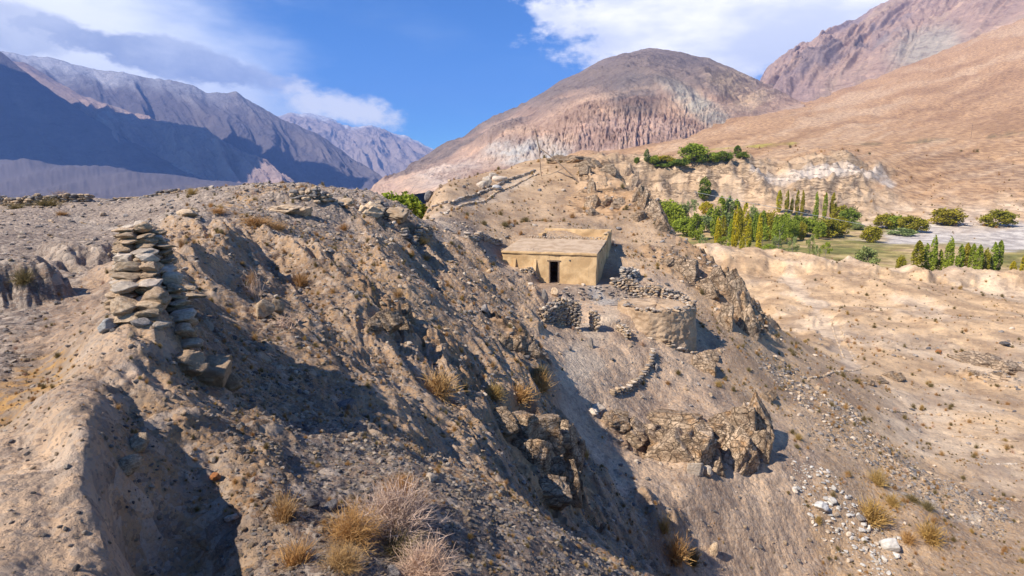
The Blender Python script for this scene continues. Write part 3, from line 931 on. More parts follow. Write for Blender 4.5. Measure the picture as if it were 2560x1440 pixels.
def loft(name, crest, base, nx, ny, mat, zones, prof=1.15, glam=0.12, gamp=0.10, rough=0.02, seed=1, back=0.3, mid=None, extra=None, skew=0.0, shoulder=0.35, elong=0.30):
    """a mountain flank between a base line and a crest line, both given as (u, v, distance); the far side falls away behind"""
    C = np.array([pt(*k) for k in crest])
    B = np.array([pt(*k) for k in base])
    t = np.linspace(0, 1, nx)
    w = np.concatenate([np.linspace(0, 1, ny), 1 + np.linspace(0.02, 1, 14) ** 1.2 * back])
    Ct, Bt = interp_keys(C, t), interp_keys(B, t)
    T_, W_ = np.meshgrid(t, w)
    wc = np.clip(W_, 0, 1)
    H = (Ct[:, 2] - Bt[:, 2])[None, :]
    Px = Bt[None, :, 0] * (1 - W_) + Ct[None, :, 0] * W_
    Py = Bt[None, :, 1] * (1 - W_) + Ct[None, :, 1] * W_
    Pz = Bt[None, :, 2] + H * (wc ** prof)
    over = np.clip(W_ - 1, 0, 9)
    Pz = Pz - H * over * 1.6
    L = np.abs(Ct[-1] - Ct[0])[:2]
    span = float(np.hypot(*L))
    depth = float(np.mean(np.hypot(Ct[:, 0] - Bt[:, 0], Ct[:, 1] - Bt[:, 1])))
    lam = glam * span
    sx = T_ * span + skew * W_ * depth
    sw = W_ * depth
    warp = fbm(sx / lam, sw / lam, 1.6, 3, 0.5, seed + 3) * 0.45
    g = fbm(sx / lam + warp, sw / lam * elong + warp * 0.3, 1.0, 7, 0.56, seed, None, True)
    shape = np.sin(np.pi * np.clip(wc, 0, 1) ** 0.8) * (1 - shoulder) + shoulder * np.clip(wc * 3, 0, 1)
    edge = np.clip(np.minimum(T_, 1 - T_) * 12, 0.15, 1)
    hm = float(np.mean(np.abs(H)))
    D = g * gamp * hm * shape * edge * (1 - 0.75 * sstep(0.8, 1.0, wc))
    if name == 'right_mountain':
        D = D * sstep(.15, .36, T_)
    D += sstep(.12, .34, T_ if name == 'right_mountain' else T_ + 1) * fbm(sx, sw, lam * 0.5, 7, 0.6, seed + 9) * rough * hm * np.clip(wc * 4, 0.2, 1)
    if extra is not None:
        e_ = Pz / Py
        D += extra(1280 + F * (Px / Py) * (CP - np.tan(np.arctan(0)) * 0) , 720 - F * (e_ * CP + SP) / (CP - e_ * SP), T_, wc, hm)
    Pz = Pz + D
    e_ = Pz / Py
    V_ = 720 - F * (e_ * CP + SP) / (CP - e_ * SP)
    dyv = -(V_ - 720) / F
    U_ = 1280 + F * (Px / Py) * (CP + dyv * SP)
    n = fbm(sx, sw, lam, 5, 0.6, seed + 20)
    C3 = zones(U_ + n * 26, V_ + n * 16, wc, n, g)
    V3 = np.stack([Px, Py, Pz], -1)
    idx = np.arange(V3.shape[0] * V3.shape[1]).reshape(V3.shape[:2])
    q = np.stack([idx[:-1, :-1], idx[:-1, 1:], idx[1:, 1:], idx[1:, :-1]], -1).reshape(-1, 4)
    me = new_mesh(name, V3.reshape(-1, 3), q, True, mat)
    add_col(me, 'Col', C3.reshape(-1, 3))
    o = link(name, me)
    o['kind'] = 'structure'
    return o


def blend(c, m, col, k=1.0):
    m = np.clip(m * k, 0, 1)[..., None]
    return c * (1 - m) + np.array(col, np.float32) * m


def blob(U, V, u0, v0, ru, rv, rot=0, soft=0.5):
    c, s = math.cos(R(rot)), math.sin(R(rot))
    p = ((U - u0) * c + (V - v0) * s) / ru
    q = (-(U - u0) * s + (V - v0) * c) / rv
    return 1 - sstep(1 - soft, 1 + soft, np.sqrt(p * p + q * q))


def z_central(U, V, w, n, g):
    c = np.zeros(U.shape + (3,), np.float32) + np.array((0.48, 0.315, 0.22), np.float32)
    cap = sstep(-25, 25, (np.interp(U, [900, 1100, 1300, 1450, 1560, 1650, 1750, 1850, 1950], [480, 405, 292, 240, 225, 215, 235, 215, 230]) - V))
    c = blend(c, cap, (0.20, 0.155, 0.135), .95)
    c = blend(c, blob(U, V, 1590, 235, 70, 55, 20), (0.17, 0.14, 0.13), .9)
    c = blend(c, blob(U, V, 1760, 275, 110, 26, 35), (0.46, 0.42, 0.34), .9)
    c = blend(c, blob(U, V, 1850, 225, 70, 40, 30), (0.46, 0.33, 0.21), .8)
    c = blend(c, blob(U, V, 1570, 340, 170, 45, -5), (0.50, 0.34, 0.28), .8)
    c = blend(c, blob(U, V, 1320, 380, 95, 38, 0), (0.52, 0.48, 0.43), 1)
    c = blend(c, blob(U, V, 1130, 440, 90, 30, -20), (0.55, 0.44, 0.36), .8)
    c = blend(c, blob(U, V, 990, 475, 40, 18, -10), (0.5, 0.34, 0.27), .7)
    st = fbm(U * 0.35 + V * 1.0, V * 0.30 - U * .10, 34, 5, .6, 88)
    c = blend(c, sstep(0.05, 0.5, st) * (1 - cap), (0.30, 0.19, 0.14), .55)
    c = blend(c, sstep(0.05, 0.5, -st) * (1 - cap), (0.56, 0.39, 0.27), .5)
    return c


def x_central(U, V, T, w, hm):
    # fluted badlands low on the flank
    bad = blob(U, V, 1560, 330, 200, 60, -5) * 1.0 + blob(U, V, 1310, 385, 110, 45) * 1.1 + blob(U, V, 1130, 445, 80, 22) * .5
    wv = fbm(T * 30, w * 12, 1.0, 4, 0.6, 78)
    fl = fbm(T * 60 + wv * 1.2 + w * 6, w * 16 + wv * 2, 1.0, 6, 0.62, 77, None, True)
    return bad * fl * hm * 0.015


cr = [(880, 505, 1500), (940, 488, 1600), (1000, 457, 1800), (1100, 385, 2000), (1200, 318, 2150), (1300, 268, 2250), (1400, 205, 2350), (1480, 163, 2350), (1560, 133, 2350),
      (1620, 124, 2350), (1700, 131, 2350), (1770, 147, 2350), (1840, 180, 2400), (1890, 202, 2500), (1950, 230, 2600), (2010, 250, 2700)]
ba = [(880, 520, 1000), (930, 500, 1000), (980, 492, 950), (1080, 480, 850), (1180, 460, 800), (1290, 438, 780), (1390, 418, 740), (1470, 405, 730), (1550, 392, 730),
      (1620, 380, 760), (1700, 365, 800), (1770, 345, 900), (1840, 320, 1000), (1890, 304, 1100), (1950, 290, 1200), (2010, 275, 1300)]
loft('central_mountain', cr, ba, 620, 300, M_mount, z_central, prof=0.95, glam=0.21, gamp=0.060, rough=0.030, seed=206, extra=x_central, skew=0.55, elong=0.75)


def z_right(U, V, w, n, g):
    c = np.zeros(U.shape + (3,), np.float32) + np.array((0.40, 0.27, 0.205), np.float32)
    c = blend(c, sstep(0.1, 0.7, n), (0.25, 0.19, 0.18), .8)
    c = blend(c, sstep(0.1, 0.7, -n), (0.45, 0.32, 0.22), .6)
    c = blend(c, blob(U, V, 2310, 110, 90, 40, -20), (0.40, 0.35, 0.28), .8)
    c = blend(c, blob(U, V, 1950, 240, 90, 50, -20), (0.30, 0.21, 0.20), .6)
    return c


cr = [(1560, 350, 3200), (1790, 310, 3200), (1880, 232, 3200), (1915, 192, 3300), (2000, 130, 3500), (2100, 72, 3600), (2200, 12, 3700), (2300, -36, 3800), (2420, -80, 3800), (2560, -110, 3800), (2760, -100, 3800), (3100, -60, 3800)]
ba = [(1560, 345, 1500), (1800, 330, 1500), (1860, 312, 1500), (1900, 304, 1500), (2000, 288, 1550), (2100, 258, 1600), (2200, 224, 1650), (2300, 186, 1700), (2420, 138, 1700), (2560, 80, 1700), (2760, 0, 1700), (3100, -140, 1700)]
loft('right_mountain', cr, ba, 420, 230, M_mount, z_right, prof=0.95, glam=0.16, gamp=0.09, rough=0.03, seed=301, skew=-0.3)


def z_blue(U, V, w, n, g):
    c = np.zeros(U.shape + (3,), np.float32) + np.array((0.125, 0.108, 0.118), np.float32)  # dark tone put into the colour in place of cloud shade
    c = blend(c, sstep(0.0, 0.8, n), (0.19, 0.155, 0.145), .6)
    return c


def z_snow(U, V, w, n, g):
    c = z_blue(U, V, w, n, g)
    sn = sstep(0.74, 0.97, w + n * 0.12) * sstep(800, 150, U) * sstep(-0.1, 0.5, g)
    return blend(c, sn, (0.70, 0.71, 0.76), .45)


def z_brown(U, V, w, n, g):
    c = np.zeros(U.shape + (3,), np.float32) + np.array((0.37, 0.265, 0.22), np.float32)
    c = blend(c, sstep(0.1, 0.7, n), (0.26, 0.20, 0.19), .8)
    c = blend(c, sstep(0.3, 0.9, -n), (0.42, 0.37, 0.32), .7)
    return c


# near left spur, in the shadow of the added cloud
cr = [(-700, 60, 6000), (-400, 40, 5600), (-200, 40, 5300), (0, 128, 5000), (100, 208, 4800), (200, 276, 4600), (300, 338, 4300), (400, 392, 4100), (500, 440, 3900), (570, 470, 3700)]
ba = [(-700, 440, 3500), (-400, 440, 3500), (-200, 440, 3450), (0, 432, 3450), (100, 430, 3450), (200, 440, 3450), (300, 450, 3450), (400, 466, 3450), (500, 478, 3450), (600, 484, 3450)]
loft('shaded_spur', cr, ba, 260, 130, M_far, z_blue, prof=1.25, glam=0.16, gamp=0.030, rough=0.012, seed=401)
# brown spur behind it
cr = [(-100, 130, 5904), (60, 158, 5740), (200, 238, 5412), (300, 270, 5248), (370, 296, 5084), (440, 314, 4920), (510, 322, 4756), (570, 362, 4592), (640, 405, 4346), (700, 446, 4100), (760, 480, 3936)]
ba = [(-100, 440, 3772), (60, 440, 3772), (200, 450, 3772), (300, 470, 3690), (370, 480, 3690), (440, 486, 3608), (510, 488, 3608), (570, 489, 3608), (640, 490, 3526), (700, 491, 3526), (760, 492, 3526)]
loft('brown_spur', cr, ba, 320, 150, M_far, z_brown, prof=1.0, glam=0.14, gamp=0.13, rough=0.03, seed=501, skew=0.6)
# main snowy ridge
cr = [(-700, 60, 8140), (-200, 100, 7400), (0, 128, 7030), (60, 140, 6882), (130, 146, 6808), (230, 174, 6660), (310, 183, 6512), (380, 199, 6364), (450, 205, 6216), (520, 232, 6068), (590, 231, 5994),
      (650, 270, 5846), (720, 305, 5698), (790, 335, 5550), (850, 375, 5402), (900, 410, 5180), (960, 450, 5032), (1010, 480, 4884)]
ba = [(-700, 460, 4810), (-200, 470, 4588), (0, 478, 4440), (60, 480, 4440), (130, 482, 4440), (230, 485, 4440), (310, 486, 4366), (380, 487, 4366), (450, 488, 4292), (520, 488, 4292), (590, 488, 4292),
      (650, 488, 4218), (720, 488, 4218), (790, 488, 4144), (850, 488, 4144), (900, 488, 4144), (960, 488, 4144), (1010, 489, 4144)]
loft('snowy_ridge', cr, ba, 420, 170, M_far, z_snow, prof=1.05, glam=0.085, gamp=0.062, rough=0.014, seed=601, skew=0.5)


def z_pale(U, V, w, n, g):
    c = np.zeros(U.shape + (3,), np.float32) + np.array((0.34, 0.27, 0.235), np.float32)
    c = blend(c, sstep(0.0, 0.8, n), (0.24, 0.2, 0.19), .6)
    return blend(c, sstep(0.88, 1.0, w + n * .05) * sstep(0.1, .6, g), (0.7, 0.72, 0.76), .6)


cr = [(560, 330, 10800), (660, 300, 10800), (720, 283, 10800), (770, 284, 10640), (830, 299, 10560), (880, 318, 10480), (930, 314, 10400), (980, 330, 10400), (1040, 355, 10240), (1100, 378, 10080), (1200, 410, 10000), (1330, 450, 9840)]
ba = [(560, 485, 7200)] + [(u_, 486, 7200) for u_ in (660, 720, 770, 830, 880, 930, 980, 1040, 1100, 1200, 1330)]
loft('far_range', cr, ba, 260, 110, M_far, z_pale, prof=1.0, glam=0.12, gamp=0.10, rough=0.03, seed=701, skew=0.3)

# ------------------------------------------------------------------ air
hb = np.array([(x, y, z) for z in (-60, 2050) for y in (-900, 12500) for x in (-15500, 14500)], float)
hf = np.array([(0, 2, 3, 1), (4, 5, 7, 6), (0, 1, 5, 4), (2, 6, 7, 3), (0, 4, 6, 2), (1, 3, 7, 5)])
mh = bpy.data.materials.new('air')
mh.use_nodes = True
TH = NT(mh.node_tree)
pv = TH.n('ShaderNodeVolumePrincipled')
pv.inputs['Color'].default_value = (0.25, 0.44, 1.0, 1)
pv.inputs['Density'].default_value = 8.0e-5
oo = TH.n('ShaderNodeOutputMaterial')
TH.put(oo.inputs['Volume'], pv.outputs[0])
hz = link('haze', new_mesh('haze', hb, hf, False, mh))
hz['kind'] = 'stuff'

# ------------------------------------------------------------------ out-of-view cloud added to shade the near left spur (high above the air box)
M_cloud, Tc, bc_ = principled('cloud_white')
bc_.inputs['Base Color'].default_value = (0.9, 0.9, 0.92, 1)


def shade_cloud(tx, ty, tz, rx, ry, n, seed):
    """an unseen flat-bottomed cumulus placed so its shadow falls round (tx, ty, tz)"""
    r = np.random.default_rng(seed)
    zc = 2450.0
    run = (zc - tz) / math.tan(SUN_EL)
    cx0, cy0 = tx - SUN_TRAVEL.x * run, ty - SUN_TRAVEL.y * run
    V, Fc, b = [], [], 0
    for i in range(n):
        a = r.uniform(0, 2 * np.pi)
        q = r.random() ** .5
        s = r.uniform(.22, .40) * min(rx, ry) * (1.25 - q * .5)
        v, f = rock_arrays(seed * 31 + i, 3, (s * 1.25, s, s * .42), 3, 0.10, (.9, .99))
        v = v + np.array((math.cos(a) * q * rx, math.sin(a) * q * ry, 0))
        v[:, 2] = np.maximum(v[:, 2], -40 + 25 * pn(v[:, 0] / 90, v[:, 1] / 90, 3))
        V.append(v)
        Fc.append(f + b)
        b += len(v)
    o = link('shade_cloud', new_mesh('shade_cloud', np.concatenate(V), np.concatenate(Fc), True, M_cloud), None, (cx0, cy0, zc))
    o['kind'] = 'structure'


shade_cloud(-3500, 4150, 450, 1800, 800, 90, 6)

# ------------------------------------------------------------------ shared pieces
STONES = [new_mesh('stone', *rock_arrays(900 + i, 2, (1, 0.72, 0.52), 16, 0.06, (0.5, 0.9)), False, None) for i in range(10)]
BIGSTONES = [new_mesh('stone', *rock_arrays(950 + i, 4, (1, 0.8, (0.34, .44, .56)[i % 3]), 12, 0.10, (0.5, 0.88)), True, None) for i in range(10)]
def crag_arrays(seed, sub=5, blocks=9):
    """jointed rock mass: the union of several blocks cut along three joint directions, seen from one core point"""
    r = np.random.default_rng(seed)
    d, f = ico(sub)
    q, _ = np.linalg.qr(r.normal(size=(3, 3)) * .45 + np.eye(3))
    rad = np.zeros(len(d))
    for k in range(blocks):
        c = r.normal(size=3)
        c = c / np.linalg.norm(c) * (r.uniform(.1, .48) if k else 0)
        n = np.concatenate([q, -q, r.normal(size=(4, 3))]) + r.normal(size=(10, 3)) * .10
        n /= np.linalg.norm(n, axis=1)[:, None]
        half = np.concatenate([r.uniform(.22, .5, 3), r.uniform(.22, .5, 3), r.uniform(.35, .6, 4)])
        if not k:
            half = half + .22
        h = np.maximum(half + n @ c, .04)
        dn = d @ n.T
        rr = np.where(dn > .02, h[None] / np.maximum(dn, .02), 9).min(1)
        rad = np.maximum(rad, rr)
    rad = np.minimum(rad, 1.25)
    v = d * rad[:, None]
    k = seed % 40
    g_ = fbm(v[:, 0] + v[:, 2] * .6, v[:, 1] + v[:, 2] * .8, .5, 5, .62, k) * .035 + fbm(v[:, 0] - v[:, 1] * .6, v[:, 2] * 2.5, .3, 4, .6, k + 5, None, True) * .018
    return v * (1 + g_)[:, None], f


CRAGS = [new_mesh('rock', *crag_arrays(1000 + i), True, None) for i in range(8)]
BLOCKS = [new_mesh('rock', *rock_arrays(1050 + i, 4, (1, 0.85, 0.75), 18, 0.07, (0.55, 0.92)), True, None) for i in range(8)]
for q in STONES + BIGSTONES + CRAGS + BLOCKS:
    q.materials.append(M_stone)


def inst(name, me, loc, scl, rot, mat, parent=None):
    o = bpy.data.objects.new(name, me)
    COL.objects.link(o)
    if parent:
        o.parent = parent
    o.location = loc
    o.scale = scl
    o.rotation_euler = rot
    o.material_slots[0].link = 'OBJECT'
    o.material_slots[0].material = mat
    return o


def wall_pieces(parent, line, height, thick, size, mats, zfun=None, meshes=None, seed=0, start=None, sink=0.05, maxn=290, lean=0.0, taper=0.25):
    """courses of dry-laid stone along a polyline [(x, y)]; height(t) top; start(z) first t of a course"""
    r = random.Random(seed)
    meshes = meshes or STONES
    P = [Vector((p[0], p[1], 0)) for p in line]
    seg = [(P[i + 1] - P[i]).length for i in range(len(P) - 1)]
    L = sum(seg)

    def at(d):
        for i, s in enumerate(seg):
            if d <= s or i == len(seg) - 1:
                return P[i].lerp(P[i + 1], min(d / s, 1.0)), (P[i + 1] - P[i]).normalized()
            d -= s
    o0 = parent.location
    inv = parent.matrix_basis.inverted()
    hmax = max(height(k / 20) for k in range(21))
    z = 0
    cnt = 0
    nacross = max(1, round(thick / (size * 1.0)))
    while z < hmax:
        ch = size * r.uniform(0.34, 0.52) * (1 if meshes is STONES else r.uniform(.7, 1.25))
        d = r.uniform(0, size * 0.5)
        while d < L:
            ln = size * (r.uniform(0.7, 1.5) if meshes is STONES else r.uniform(.55, 1.9))
            t = (d + ln / 2) / L
            if t > 1.03:
                break
            if z + ch * 0.4 <= height(min(t, 1)) and (start is None or t >= start(z)):
                p, tg = at(min(d + ln / 2, L))
                nr = Vector((-tg.y, tg.x, 0))
                for k in range(nacross):
                    off = ((k + 0.5) / nacross - 0.5) * thick * (1 - taper * z / max(hmax, .1)) + r.uniform(-.04, .04) * size
                    if cnt >= maxn:
                        return cnt
                    q = p + nr * off + nr * lean * z
                    g = zfun(q.x, q.y) if zfun else gz(q.x, q.y)
                    w = Vector((q.x, q.y, g + z + ch * 0.5 - sink))
                    inst('stone', r.choice(meshes), inv @ w,
                         (ln * 0.60, thick / nacross * r.uniform(0.72, 0.95) * (1 - .5 * taper * z / hmax), ch * r.uniform(1.25, 1.6)),
                         (r.uniform(-.13, .13), r.uniform(-.16, .16), math.atan2(tg.y, tg.x) + r.uniform(-.2, .2) + (math.pi if r.random() < .5 else 0)),
                         r.choice(mats), parent)
                    cnt += 1
            d += ln * 0.93
        z += ch * 0.86
    return cnt


def stone_wall(name, label, line, height, thick, size, mats, cat='stone wall', group=None, **kw):
    x0, y0 = line[0]
    t = thing(name, label, cat, (x0, y0, gz(x0, y0)), 0, group)
    wall_pieces(t, line, height, thick, size, mats, **kw)
    return t


def xy(u, v, ymin=1.5):
    h = hit(u, v, ymin)
    return (h.x, h.y)


def xyd(u, Yd):
    return (ray(u, 490)[0] * Yd, Yd)


def mudbox(lo, hi, seg=0.16, r=0.05, amp=0.025, seed=0, taper=0.0):
    """hand-plastered block: rounded, uneven"""
    lo = np.array(lo, float)
    hi = np.array(hi, float)
    n = np.maximum(1, np.ceil((hi - lo) / seg).astype(int))
    V, Fc = [], []
    base = 0
    for ax in range(3):
        u_, v_ = [(1, 2), (2, 0), (0, 1)][ax]
        for side in (0, 1):
            gu, gv = np.meshgrid(np.linspace(lo[u_], hi[u_], n[u_] + 1), np.linspace(lo[v_], hi[v_], n[v_] + 1))
            p = np.zeros(gu.shape + (3,))
            p[..., u_] = gu
            p[..., v_] = gv
            p[..., ax] = hi[ax] if side else lo[ax]
            idx = np.arange(gu.size).reshape(gu.shape) + base
            q = np.stack([idx[:-1, :-1], idx[:-1, 1:], idx[1:, 1:], idx[1:, :-1]], -1).reshape(-1, 4)
            if not side:
                q = q[:, ::-1]
            V.append(p.reshape(-1, 3))
            Fc.append(q)
            base += gu.size
    V = np.concatenate(V)
    q = np.clip(V, lo + r, hi - r)
    d = V - q
    ln = np.linalg.norm(d, axis=1)
    V = np.where(ln[:, None] > 1e-9, q + d / np.maximum(ln, 1e-9)[:, None] * r, V)
    if amp:
        k1 = pn(V[:, 0] * 1.1 + V[:, 2] * .7, V[:, 1] * 1.1 - V[:, 2], seed) + 0.5 * pn(V[:, 0] * 3.3 + V[:, 2], V[:, 1] * 3.3 - V[:, 2] * 2.7, seed + 1)
        k2 = pn(V[:, 0] * 1.3 - V[:, 2] * .9, V[:, 1] * 1.2 + V[:, 2], seed + 2)
        V = V + np.stack([k1, k2, k1 * 0.6 - k2 * .6], -1) * amp * 1.6
    if taper:
        V[:, 1] += taper * (V[:, 2] - lo[2])
    return V, np.concatenate(Fc)


def join(parts):
    V, Fc, b = [], [], 0
    for v, f in parts:
        V.append(v)
        Fc.append(f + b)
        b += len(v)
    return np.concatenate(V), np.concatenate(Fc)


def part(name, arrays, mat, parent, smooth=True):
    v, f = arrays
    return link(name, new_mesh(name, v, f, smooth, mat), parent)


def tube(p0, p1, r0, r1, sides=6, segs=4, bend=0.0, seed=0):
    p0, p1 = np.array(p0, float), np.array(p1, float)
    ax = p1 - p0
    L = np.linalg.norm(ax)
    ax /= L
    s = np.cross(ax, (0.3, 0.9, 0.2))
    s /= np.linalg.norm(s)
    t = np.cross(ax, s)
    V = []
    for i in range(segs + 1):
        k = i / segs
        c = p0 + (p1 - p0) * k + s * math.sin(k * math.pi) * bend
        rr = r0 + (r1 - r0) * k
        for j in range(sides):
            a = 2 * math.pi * j / sides
            V.append(c + (s * math.cos(a) + t * math.sin(a)) * rr)
    Fc = []
    for i in range(segs):
        for j in range(sides):
            Fc.append((i * sides + j, i * sides + (j + 1) % sides, (i + 1) * sides + (j + 1) % sides, (i + 1) * sides + j))
    V += [p0, p1]
    for j in range(0, sides):
        Fc.append((j, len(V) - 2, len(V) - 2, (j + 1) % sides))
        Fc.append((segs * sides + (j + 1) % sides, len(V) - 1, len(V) - 1, segs * sides + j))
    Fc = [f for f in Fc if len(set(f)) == 4]
    return np.array(V), np.array(Fc)


# ------------------------------------------------------------------ the mud house
house = thing('mud_house', 'flat roofed yellow mud house with one dark doorway and a roofless back room', 'house', (HX, HY, HZ), HROT)
HL, HD1, HD2, HH = 7.2, 6.0, 9.2, 2.13


def lx_of(u):
    best = None
    for k in range(0, 800):
        p = hworld(k * 0.01, 0)
        a = p.x / p.y
        dv = abs(1280 + F * a * 0.99 - u)
        if best is None or dv < best[0]:
            best = (dv, k * 0.01)
    return best[1]


dL, dR = lx_of(1373), lx_of(1397)
DH = 1.62
B0 = -0.6
TH_ = 0.38
front = [mudbox((-HL, 0, B0), (-dL, TH_, HH), seed=3), mudbox((-dR, 0, B0), (0, TH_, HH), seed=3),
         mudbox((-dL - 0.001, 0.004, DH), (-dR + 0.001, TH_ - .004, HH - 0.01), seed=3, r=0.01)]
part('front_wall', join(front), M_mud, house)
# right-hand wall with two tall slots
sl_ = [(1.15, 1.38, 0.95, 1.75), (3.0, 3.22, 1.15, 1.75)]
segs_ = []
y_ = TH_
for (a_, b_, z0, z1) in sl_:
    segs_.append(mudbox((-TH_, y_ - .02, B0), (-0.01, a_, HH + .06), seed=5, r=.03))
    segs_.append(mudbox((-TH_ + .004, a_ - .01, B0), (-0.014, b_ + .01, z0), seed=5, r=.01))
    segs_.append(mudbox((-TH_ + .004, a_ - .01, z1), (-0.014, b_ + .01, HH + .05), seed=5, r=.01))
    y_ = b_
segs_.append(mudbox((-TH_, y_, B0), (-0.01, HD1, HH + .25), seed=5, r=.03))
part('side_wall', join(segs_), M_mud, house)
part('side_wall', mudbox((-HL, TH_ - .02, B0), (-HL + TH_, HD1, HH), seed=6), M_mud, house)
part('dividing_wall', mudbox((-HL + .5, HD1 - .02, B0), (-.02, HD1 + TH_, HH + .62), seed=7), M_mud, house)
# roofless back room
part('back_wall', mudbox((-HL + 1.3, HD2 - TH_, B0), (.02, HD2, HH + 1.28), seed=8, amp=.05), M_mud, house)
part('side_wall', mudbox((-TH_ - .05, HD1 + TH_ - .03, B0), (.04, HD2 - TH_ + .03, HH + 1.12), seed=9, amp=.06), M_mud, house)
part('side_wall', mudbox((-HL + 1.3, HD1 + TH_ - .03, B0), (-HL + 1.3 + TH_, HD2 - TH_ + .03, HH + 1.0), seed=10, amp=.05), M_mud, house)
# the roof: poles under packed earth, rising to the rear
rv, rf = mudbox((-HL - .05, -0.06, HH + .004), (0.03, HD1 + .01, HH + .15), seg=.22, r=.05, amp=.02, seed=12)
rv[:, 2] += 0.5 * np.clip(rv[:, 1], 0, 9) / HD1
roof = part('roof', (rv, rf), M_roof, house)
rim = mudbox((-HL - .07, -0.09, HH - .02), (0.05, 0.22, HH + .18), seg=.2, r=.07, amp=.028, seed=13)
part('roof_edge', rim, M_mud, house)
for k in range(2):
    lx = (lx_of(1287), lx_of(1338))[k]
    bz = 1.72
    w2 = 0.13
    tri = [(-lx - w2, -0.85, -.6), (-lx + w2, -0.85, -.6), (-lx + w2, 0.03, -.6), (-lx - w2, 0.03, -.6),
           (-lx - w2 * .8, -0.04, bz), (-lx + w2 * .8, -0.04, bz), (-lx + w2 * .8, 0.04, bz), (-lx - w2 * .8, 0.04, bz)]
    part('buttress', (np.array(tri), np.array([(3, 2, 1, 0), (4, 5, 6, 7), (0, 1, 5, 4), (1, 2, 6, 5), (2, 3, 7, 6), (3, 0, 4, 7)])), M_mud, house, False)
fr = thing('door_frame', '', '', (0, 0, 0))
del fr['label'], fr['category']
fr.parent = house
for nm, lo, hi in (('jamb', (-dL - .02, -.03, -.05), (-dL + .07, .12, DH)), ('jamb', (-dR - .07, -.03, -.05), (-dR + .02, .12, DH)),
                   ('lintel', (-dL - .16, -.035, DH - .02), (-dR + .16, .14, DH + .08)), ('threshold', (-dL - .02, -.05, -.12), (-dR + .02, .2, -.02))):
    part(nm, mudbox(lo, hi, seg=.3, r=.01, amp=.006, seed=4), M_wood, fr)
part('step', mudbox((-dL - .3, -.55, -.4), (-dR + .4, -.02, -.08), seg=.15, r=.06, amp=.04, seed=14), M_stone, house)
hole = rock_arrays(5, 2, (.09, .06, .07), 10, .05)
part('hole_shade', (hole[0] + np.array((-lx_of(1424), -0.0, 1.72)), hole[1]), M_dark, house)  # dark lump standing in for the shade inside a small opening
for k in range(9):
    z = HH + .02
    x = -HL + .4 + k * .82
    part('roof_beam', tube((x, HD1 - .4, z + .42), (x, HD1 + TH_ + .25, z + .46), .05, .045, 6, 2), M_wood, house)
# stones along the parapet of the roof and the ruined corner
r_ = random.Random(3)


def row_stones(parent, n, x0, y0, x1, y1, z, size, mats, layers=1, jit=.05, dz=0.0):
    for l in range(layers):
        for i in range(n):
            t = (i + r_.random() * .6) / n
            s = size * r_.uniform(.7, 1.3)
            inst('stone', r_.choice(STONES), (x0 + (x1 - x0) * t + r_.uniform(-jit, jit), y0 + (y1 - y0) * t + r_.uniform(-jit, jit), z + dz * t + l * size * .62 + s * .2),
                 (s, s * .9, s * r_.uniform(.7, 1.1)), (r_.uniform(-.3, .3), r_.uniform(-.3, .3), r_.uniform(0, 6)), r_.choice(mats), parent)


row_stones(house, 40, -HL + .6, HD1 - .06, -.1, HD1 - .06, HH + .56, .12, [M_stone, M_pale, M_pale], 4)
row_stones(house, 14, -.12, .4, -.12, HD1 - .2, HH + .12, .12, [M_stone, M_pale], 1, .06, .45)
row_stones(house, 12, -.12, HD1, -.12, HD2, HH + 1.1, .15, [M_stone], 1, .06)
row_stones(house, 10, -HL + 1.2, .9, -HL + 2.6, 1.1, HH + .2, .10, [M_pale, M_grey], 1, .12)

# ------------------------------------------------------------------ bastion below the yard
bc = pt(1640, 790, 36.5)
BT, BB = -7.55, -10.75
bast = thing('mud_bastion', 'round mud bastion with rubble footing, below the yard of the mud house', 'bastion', (bc.x, bc.y, BB))
nr_, nz_ = 180, 56
th = np.linspace(0, 2 * np.pi, nr_, endpoint=False)
V, Fc = [], []
for i in range(nz_ + 6):
    if i <= nz_:
        k = i / nz_
        z = (BT - BB) * k
        rad = 2.48 - 0.18 * k
    else:
        k = 1.0
        z = (BT - BB) + 0.02
        rad = 2.30 * (1 - (i - nz_) / 5.02)
    ca, sa = np.cos(th), np.sin(th)
    sq = (np.abs(ca) ** 3.0 + np.abs(sa) ** 3.0) ** (-1 / 3.0)           # a rounded square in plan
    rr = rad * (0.45 + 0.55 * sq)
    n_ = pn(th * 5, np.full(nr_, z * 1.6), 5) * .09 + pn(th * 11, np.full(nr_, z * 4.5), 6) * .045 + (pn(th * 22, np.full(nr_, z * 9.0), 7) * .07 + pn(th * 45, np.full(nr_, z * 19.0), 8) * .05) * (1.25 - k)
    n_[-1] = n_[0]
    if i > nz_:
        n_ = n_ * 0.3
    z2 = z + (pn(th * 3, np.full(nr_, 1.0), 9) * .12 * (k > .9))
    cr_, sr_ = math.cos(.35), math.sin(.35)
    xx, yy = ca * (rr + n_), sa * (rr + n_)
    V += list(np.stack([xx * cr_ - yy * sr_, xx * sr_ + yy * cr_, z2 + 0 * th], -1))
for i in range(nz_ + 5):
    for j in range(nr_):
        Fc.append((i * nr_ + j, i * nr_ + (j + 1) % nr_, (i + 1) * nr_ + (j + 1) % nr_, (i + 1) * nr_ + j))
part('mud_wall', (np.array(V), np.array(Fc)), M_mudrough, bast)
r_ = random.Random(9)
